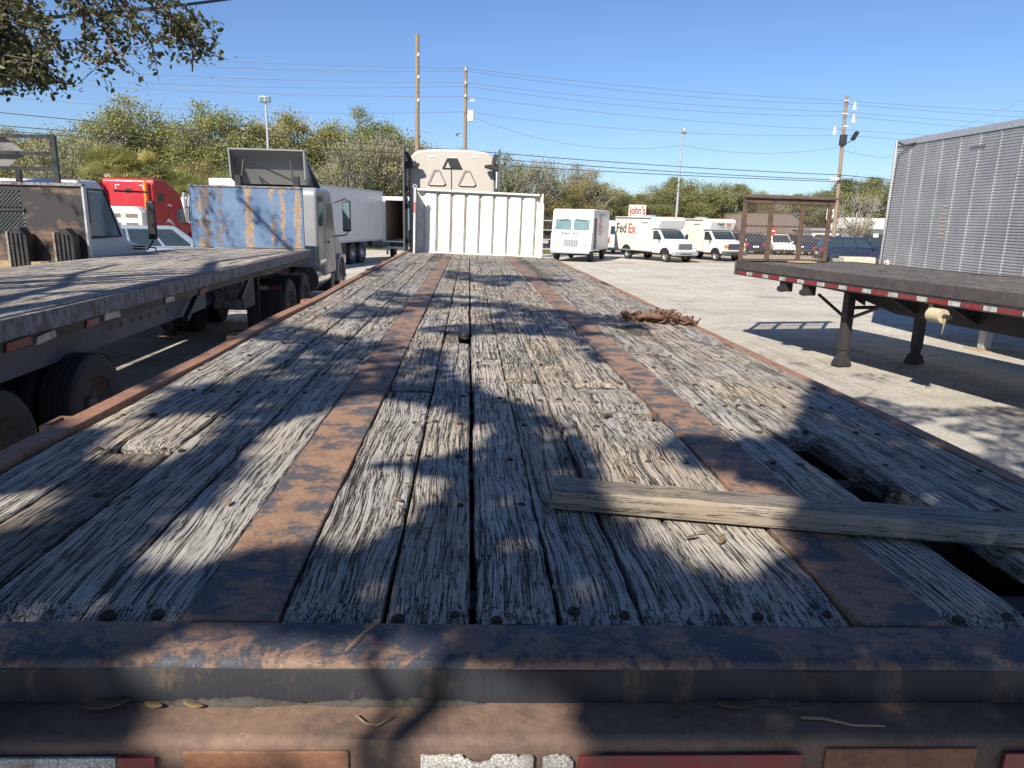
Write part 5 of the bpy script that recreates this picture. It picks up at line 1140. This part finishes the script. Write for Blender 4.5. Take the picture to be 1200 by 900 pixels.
# ------------------------------------------------------------------ vegetation
def leaf_mesh(name, P, size, mat, elong=1.7, up=.25, rs=None):
    rs = rs or rng; n = len(P); P = np.asarray(P, float)
    d = rs.normal(size=(n, 3)); d[:, 2] -= .2; d /= np.linalg.norm(d, axis=1)[:, None]
    nn = rs.normal(size=(n, 3)); nn[:, 2] = np.abs(nn[:, 2])+up
    s = np.cross(d, nn); s /= np.linalg.norm(s, axis=1)[:, None]; u = np.cross(s, d)
    L = (size*rs.uniform(.65, 1.35, n))[:, None]; Wd = L/elong*.5
    v = np.empty((n, 6, 3)); v[:, 0] = P-d*L*.5; v[:, 3] = P+d*L*.5
    for k, sg, f in ((1, 1, -.12), (2, 1, .22), (5, -1, -.12), (4, -1, .22)): v[:, k] = P+d*L*f+s*Wd*sg+u*Wd*.35
    me = bpy.data.meshes.new(name); me.vertices.add(n*6); me.vertices.foreach_set('co', v.reshape(-1))
    me.loops.add(n*8); me.polygons.add(n*2)
    base = (np.arange(n)*6)[:, None]; idx = np.concatenate([base+np.array([0,1,2,3]), base+np.array([0,3,4,5])], axis=1)
    me.loops.foreach_set('vertex_index', idx.reshape(-1).astype(np.int32)); me.polygons.foreach_set('loop_start', (np.arange(n*2)*4).astype(np.int32))
    me.update(calc_edges=True); me.materials.append(mat); return me
def limb_pts(a, b, rs, bend=.12, n=5):
    a, b = Vector(a), Vector(b); L = (b-a).length; o = Vector(rs.normal(size=3))*L*bend
    return [a.lerp(b, t)+o*math.sin(math.pi*t)+Vector(rs.normal(size=3))*L*.02*(0 < t < 1) for t in [k/n for k in range(n+1)]]
def make_tree(seed, H, RX, nclump, nleaf, lsize, leafm, barkm, bare=0.0, base=.25, spread=.8, top=1.0):
    rs = np.random.default_rng(seed); tr = MB(); z0 = H*base
    tp = limb_pts((0,0,-.1), (rs.normal()*.3, rs.normal()*.3, H*.62), rs, .03, 6); r0 = H*.02+.04
    tr.tube(tp, [r0*(1-.7*k/6) for k in range(7)], 8)
    cl = []
    while len(cl) < nclump:
        q = rs.normal(size=3); q /= np.linalg.norm(q); rad = rs.uniform(.35, 1)**.55
        wob = 1+.28*mnoise.noise(Vector((q[0]*1.6+seed, q[1]*1.6, q[2]*1.6)))
        x, y, z = q[0]*RX*rad*wob, q[1]*RX*rad*wob, (H+z0)/2+q[2]*(H-z0)/2*rad*wob*top
        if z > z0*.8: cl.append((x, y, z))
    P = []
    for c in cl:
        c = Vector(c); k = min(5, max(1, int(c.z/H*6*rs.uniform(.5, .9)))); a = tp[k]
        L = limb_pts(a, c, rs, .1, 4); tr.tube(L, [r0*.35*(1-.75*i/4) for i in range(5)], 5)
        m = int(nleaf/nclump*rs.uniform(.5, 1.5)); sc = spread*rs.uniform(.6, 1.3)
        g = rs.normal(size=(m, 3))*np.array([sc, sc, sc*.7])+np.array(c); P.append(g)
        nt_ = 4+int(8*bare)
        for _ in range(nt_):
            e = c+Vector(rs.normal(size=3))*sc*1.4; e.z += .3*sc; tr.tube([L[3], L[3].lerp(e, .55)+Vector(rs.normal(size=3))*.1, e], [r0*.1, r0*.07, r0*.03], 3)
    o = tr.build('trunk', M[barkm], fix=False, smooth=0); tm = o.data; bpy.data.objects.remove(o)
    return tm, leaf_mesh('crown', np.concatenate(P), lsize, M[leafm], 1.6, rs=rs)
protos = {
 'olive': [make_tree(s, 12, 4.3, 95, 36000, .155, 'leafA', 'bark', .1, .12, .6) for s in (11, 12, 13)],
 'green': [make_tree(s, 10, 3.6, 80, 30000, .155, 'leafC', 'bark', .05, .15, .55) for s in (21, 22)],
 'grey': [make_tree(s, 11, 3.6, 60, 11000, .16, 'leafB', 'greybark', .4, .2, .65) for s in (31, 32)],
 'bare': [make_tree(41, 10, 3.6, 45, 900, .18, 'leafB', 'palebark', 1.0, .25, .7)]}
TL = {'olive': ('broad olive green tree in the treeline behind the parked trucks', 'olive trees of the treeline'), 'green': ('rounded mid green tree in the treeline beyond the vans', 'green trees of the treeline'),
      'grey': ('thin grey green tree with visible twigs in the treeline', 'grey thin trees of the treeline'), 'bare': ('almost leafless pale branched tree beside the silver box trailer', None)}
def tree_label(kind, px, y):
    adj = {'olive': 'olive green leafy tree', 'green': 'rounded dark green tree', 'grey': 'thin grey green twiggy tree', 'bare': 'almost leafless pale tree'}[kind]
    marks = [(75, 'black pipe rack'), (175, 'red tractor'), (245, 'blue headboard'), (330, 'twin flood lamp post'), (395, 'tilted grey roof deflector'), (470, 'open box truck'), (570, 'beige tractor'), (645, 'white bulkhead'), (712, 'step van'), (765, 'shop sign'), (845, 'parcel vans'), (950, 'mesh rack'), (1030, 'street lamp utility pole'), (9999, 'silver box trailer')]
    m = next(n for a, n in marks if px <= a); row = 'just behind' if y < 60 else ('standing behind' if y < 68 else 'far behind')
    return f'{adj} {row} the {m}'
def put_tree(kind, px, ptop, y, wide=1.0, k=None):
    tm, cm = protos[kind][random.randrange(len(protos[kind])) if k is None else k]; p = D(px, ptop, y); bz = GZ(y)
    H0 = {'olive': 12, 'green': 10, 'grey': 11, 'bare': 10}[kind]*1.06; s = (p.z-bz)/H0
    t = thing('tree', tree_label(kind, px, y), 'tree', (p.x, y, bz-.02), random.random()*6.28, TL[kind][1]); t.scale = (s*wide, s*wide, s)
    link('trunk', tm, None, t); link('crown', cm, None, t)
random.seed(5)
for px, pt, y, wd in ((20, 150, 58, 1), (60, 150, 60, 1), (92, 142, 66, 1.0), (148, 110, 62, 1.05), (200, 132, 66, .9), (255, 114, 60, 1.05), (308, 132, 66, .9), (345, 124, 62, .95), (392, 138, 66, .9), (430, 126, 63, .85), (465, 148, 66, .9), (500, 170, 70, 1),
                      (-30, 140, 64, 1.1), (-90, 135, 62, 1.1), (120, 175, 54, .9), (230, 180, 56, .9), (330, 175, 56, 1.0), (410, 180, 58, 1), (275, 190, 54, .9), (180, 185, 57, 1)):
    put_tree('olive', px, pt, y, wd*1.08)
for px, pt, y in ((75, 140, 56), (440, 142, 58), (470, 152, 60), (560, 172, 66), (600, 178, 66), (625, 174, 70), (690, 190, 76), (735, 218, 90), (905, 222, 96), (400, 160, 55)): put_tree('grey', px, pt, y, 1.1)
for px, pt, y in ((660, 206, 74), (685, 204, 78), (715, 214, 80), (770, 212, 92), (800, 206, 96), (830, 209, 92), (860, 214, 94), (890, 220, 98), (930, 226, 104), (965, 222, 104), (1000, 208, 100), (1035, 206, 102), (1080, 205, 105), (1130, 205, 108), (645, 222, 70), (745, 226, 86), (540, 200, 70), (590, 205, 72)):
    put_tree('green' if px > 730 else 'olive', px, pt, y, 1.25)
put_tree('bare', 1012, 214, 72, 1.0, 0)

def make_palm(seed):
    rs = np.random.default_rng(seed); t = MB().tube([(0,0,0), (.05,0,1.5), (.0,.05,3.6)], [.22, .17, .16], 10)
    o = t.build('trunk', M['palebark'], smooth=0); tm = o.data; bpy.data.objects.remove(o); out = []
    for dead in (0, 1):
        mb = MB()
        for k in range(34 if not dead else 16):
            az = rs.uniform(0, 6.28); el = rs.uniform(-.2, 1.35) if not dead else rs.uniform(-1.5, -.8); L = rs.uniform(.9, 1.2) if not dead else rs.uniform(.4, .7)
            d = Vector((math.cos(az)*math.cos(el), math.sin(az)*math.cos(el), math.sin(el))); s = d.cross(Vector((0,0,1))).normalized(); u = s.cross(d)
            b0 = Vector((0, .05, 3.6 if not dead else 3.4)); h = b0+d*L*.75
            mb.tube([b0, h], .015, 3)
            for j in range(13):
                a = (j-6)/6*1.5; e = h+(d*math.cos(a)+s*math.sin(a))*L*.75*rs.uniform(.85, 1.05)-Vector((0,0,1))*L*.22*abs(math.sin(a)); w_ = (s*math.cos(a)-d*math.sin(a))*.035; m_ = h.lerp(e, .5)+u*.03
                mb.add([h-w_*.3, m_-w_, e, m_+w_, h+w_*.3], [(0,1,2,3,4)])
        o = mb.build('crown' if not dead else 'dead_fronds', M['palm' if not dead else 'deadpalm'], fix=False); out.append(o.data); bpy.data.objects.remove(o)
    return tm, out[0], out[1]
pm = make_palm(2)
for px, pt, y, lb in ((125, 170, 45, 0), (158, 172, 46, 0), (205, 196, 47, 1), (222, 204, 45, 1), (150, 200, 43, 1)):
    p = D(px, pt, y); t = thing('palm_tree', 'fan palm with brown dead fronds above the red tractor' if lb == 0 else 'low green fan palm behind the white tractor', 'palm tree', (p.x, y, GZ(y)), random.random()*6, 'fan palms behind the tractors'); s = (p.z-GZ(y))/4.9; t.scale = (s*1.15, s*1.15, s)
    link('trunk', pm[0], None, t); link('crown', pm[1], None, t); link('dead_fronds', pm[2], None, t)

# trees that would share a label are told apart by their height
dupes = {}
for o in [q for q in COL.objects if q.get('category') in ('tree', 'palm tree')]: dupes.setdefault(o['label'], []).append(o)
for lb, os_ in dupes.items():
    if len(os_) > 1:
        os_.sort(key=lambda q: -q.scale.z)
        for o, w_ in zip(os_, ('tallest', 'shorter') if len(os_) == 2 else ('tallest', 'middle-sized', 'smallest') if len(os_) == 3 else ('tallest', 'second tallest', 'second smallest', 'smallest')): o['label'] = w_+' '+lb
# ------------------------------------------------------------------ the live oak: shades the deck, hangs in at the upper left
LIT = [[(345,515),(400,494),(443,476),(495,485),(549,506),(546,524),(480,538),(420,546),(330,557)], [(310,582),(400,567),(478,566),(500,574),(468,607),(432,627),(360,637),(272,632)],
       [(150,542),(195,510),(255,500),(245,522),(190,547)], [(220,655),(270,622),(282,634),(240,662)], [(0,612),(60,598),(50,615),(0,632)],
       [(722,528),(760,533),(790,553),(860,570),(893,578),(900,600),(887,632),(859,660),(826,655),(793,634),(768,614),(743,580),(732,555)],
       [(547,405),(600,395),(660,400),(680,430),(735,428),(735,460),(800,470),(930,436),(905,500),(845,508),(770,505),(735,530),(720,528),(687,503),(640,475),(600,468),(547,438)],
       [(697,397),(800,397),(930,436),(800,470),(735,455),(735,430)], [(605,333),(670,330),(775,345),(780,366),(680,366),(610,357)], [(450,380),(485,375),(480,402),(440,404)],
       [(493,330),(500,320),(516,320),(513,332)], [(850,385),(925,432),(930,450),(860,430),(800,398)],
       [(325,372),(400,340),(440,345),(400,365),(350,385)], [(230,450),(300,410),(330,412),(270,455)], [(120,500),(170,470),(195,472),(140,508)]]
LITB = [(262,733),(528,733),(512,757),(545,790),(578,823),(640,863),(650,905),(130,905),(143,877),(180,833),(228,790)]
def inpoly(x, y, P):
    c = False; n = len(P)
    for i in range(n):
        x0, y0 = P[i]; x1, y1 = P[i-1]
        if (y0 > y) != (y1 > y) and x < (x1-x0)*(y-y0)/(y1-y0)+x0: c = not c
    return c
def segd(x, y, a, b):
    dx, dy = b[0]-a[0], b[1]-a[1]; t = max(0, min(1, ((x-a[0])*dx+(y-a[1])*dy)/(dx*dx+dy*dy))); return math.hypot(x-a[0]-t*dx, y-a[1]-t*dy)
STREAK = [(482,733),(452,790),(446,815),(400,865)]
LITW = [[(lambda g: (g.x, g.y))(G(x, y, DZ-.02)) for x, y in P] for P in LIT]
def lit(sx_, sy_, d=.065):
    for P, (x0, x1, y0, y1) in LITW2:
        if x0-d < sx_ < x1+d and y0-d < sy_ < y1+d:
            if inpoly(sx_, sy_, P) or any(segd(sx_, sy_, P[i-1], P[i]) < d for i in range(len(P))): return True
    return False
LITW2 = [(P, (min(q[0] for q in P), max(q[0] for q in P), min(q[1] for q in P), max(q[1] for q in P))) for P in LITW]
def shade(sx_, sy_):
    """True where the crown throws shade on the plane of the deck."""
    if sy_ < .95 and -1.2 < sx_ < 1.5:
        p = PX((sx_, sy_, DZ-.05))
        if p and (inpoly(p[0], p[1], LITB) or any(segd(p[0], p[1], LITB[i-1], LITB[i]) < 26 for i in range(len(LITB)))): return False
        return True
    if lit(sx_, sy_): return False
    n1 = mnoise.noise(Vector((sx_*1.1, sy_*.75, 0)))+.5*mnoise.noise(Vector((sx_*2.7+5, sy_*1.9, 3)))
    if -1.2 < sx_ < 1.5:
        if sy_ < 2.35: return True
        if sy_ < 4.6: return n1 > (-.15 if sx_ < -.3 else .02)
        return n1 > .05+.03*(sy_-4.6)
    if sx_ >= 1.5:
        if sx_ > 6.8: return False
        return n1 > (-.05 if sy_ < 6.5 else .15+.12*(sy_-6.5))
    return n1 > (-.12 if sy_ < 9 else -.02)
def in_view(p, m=12):
    q = PX(p); return q is not None and -m < q[0] < 1200+m and -m < q[1] < 900
def hits(q):
    g = q-TOSUN*((q.z-DZ)/TOSUN.z)
    if lit(g.x, g.y, .16): return True
    p = PX((g.x, g.y, DZ-.03)) if g.y > .3 else None
    return p is not None and .6 < g.y < 1.0 and inpoly(p[0], p[1], LITB)
oak = thing('oak_tree', 'live oak with small dark leaves hanging over the trailers at the upper left', 'tree', (-5.6, -4.5, 0))
rs = np.random.default_rng(5); P1 = []; tries = 0
while len(P1) < 62000 and tries < 600000:
    tries += 1
    uu = rs.random(); x0_, x1_, y0_, y1_ = next(q[1] for q in ((.36, (-8, 7, -1.2, 16)), (.56, (-8, 7, -1, 4.5)), (.74, (-1.6, 2.6, .3, 2.5)), (.84, (-1.2, 1.5, 2.2, 8)), (1.1, (1.5, 6, .5, 7.5))) if uu < q[0])
    sx_, sy_ = rs.uniform(x0_, x1_), rs.uniform(y0_, y1_)
    if sx_ > -3.2 and sy_ > 10.8: continue
    if not shade(sx_, sy_): continue
    near = max(0, min(1, (sy_-1.5)/4)); t = rs.uniform(3.4+3.2*near, 6.2+5.5*near)
    p = Vector((sx_, sy_, DZ-.02))+TOSUN*t
    if in_view(p, 30): continue
    P1.append(p)
crown = link('crown', leaf_mesh('crown', [p-Vector((-5.6,-4.5,0)) for p in P1], .072, M['oakleaf'], 1.7, rs=rs), None, oak)
om = MB(); off = Vector((-5.6, -4.5, 0))
trunk = limb_pts((0,0,-.1), (.4, .5, 3.6), rs, .05, 6); om.tube(trunk, [.42, .36, .33, .31, .3, .29, .28], 12)
for k in range(26):
    p = P1[int(rs.integers(len(P1)))]-off
    if in_view(p+off, 60): continue
    L = limb_pts(trunk[4+int(rs.integers(3))], p, rs, .1, 7)
    if any(in_view(q+off, 40) for q in L) or any(hits(L[i].lerp(L[i+1], j/8)+off) for i in range(len(L)-1) for j in range(9)): continue
    om.tube(L, [.14*(1-.85*i/7)+.01 for i in range(8)], 7)
# hanging branches that show at the upper left
rs = np.random.default_rng(77)
H_ = {'a': [(-40,10), (10,45), (40,70), (48,92)], 'b': [(-40,50), (0,60), (25,78), (40,95)], 'c': [(-20,-30), (20,-5), (42,22), (55,40), (66,55)], 'd': [(50,-40), (85,-15), (108,15), (112,40), (118,58), (102,74)], 'e': [(90,-30), (128,0), (142,25), (158,45), (165,62)],
      'f': [(110,-40), (155,-12), (180,15), (198,38), (206,55), (205,80)], 'g': [(0,-20), (-10,20), (10,30), (0,85)], 'h': [(130,-40), (168,-5), (195,5), (208,20)], 'i': [(50,-30), (78,-5), (98,10), (100,55), (92,72)], 'j': [(-30,-10), (0,10), (28,15), (52,20)], 'k': [(-40,85), (-5,86), (6,90)]}
for k_ in 'defh': H_[k_] = [(x*1.07+6, y*1.05) for x, y in H_[k_]]
dens = {'a': 1.6, 'b': 1.5, 'c': 1.3, 'd': .75, 'e': .8, 'f': .8, 'g': 1.4, 'h': .8, 'i': .5, 'j': 1.8, 'k': .6}
P2 = []
for nm, pts in H_.items():
    yy = rs.uniform(5.6, 7.0); Q = [D(x, y, yy+.25*rs.normal())-off for x, y in pts]
    om.tube(Q, [.022*(1-.75*i/(len(Q)-1)) for i in range(len(Q))], 5)
    root = Q[0]; om.tube(limb_pts(trunk[6], root+Vector((0, 0, 0)), rs, .04, 6) if False else [trunk[6], trunk[6].lerp(root, .2)+Vector((-2.6,0,1.2)), trunk[6].lerp(root, .45)+Vector((-3.6,0,1.9)), trunk[6].lerp(root, .75)+Vector((-1.9,0,1.5)), root], [.12, .1, .08, .05, .022], 6)
    for i in range(len(Q)-1):
        n = int(66*dens[nm]*max(.6, (Q[i+1]-Q[i]).length/.3))
        for _ in range(max(3, n//7)):
            a = Q[i].lerp(Q[i+1], rs.random()); e = a+Vector((rs.normal()*.10, rs.normal()*.18, rs.normal()*.08-.05)); om.tube([a, e], [.006, .002], 3)
            for __ in range(8): P2.append(a.lerp(e, rs.uniform(.25, 1.1))+Vector(rs.normal(size=3))*.035)
sk = [G(x, y, DZ-.03)+TOSUN*3.3-off for x, y in [(520, 700)]+STREAK+[(360, 900)]]
om.tube(sk, .011, 5); om.tube([sk[0], sk[0]+Vector((-.2, -.6, .5)), sk[0]+Vector((-.9, -1.6, .8))], [.011, .02, .03], 5)
om.build('trunk', M['bark'], oak, fix=False, smooth=0)
link('hanging_leaves', leaf_mesh('hanging_leaves', P2, .052, M['oakleaf'], 1.9, rs=rs), None, oak)
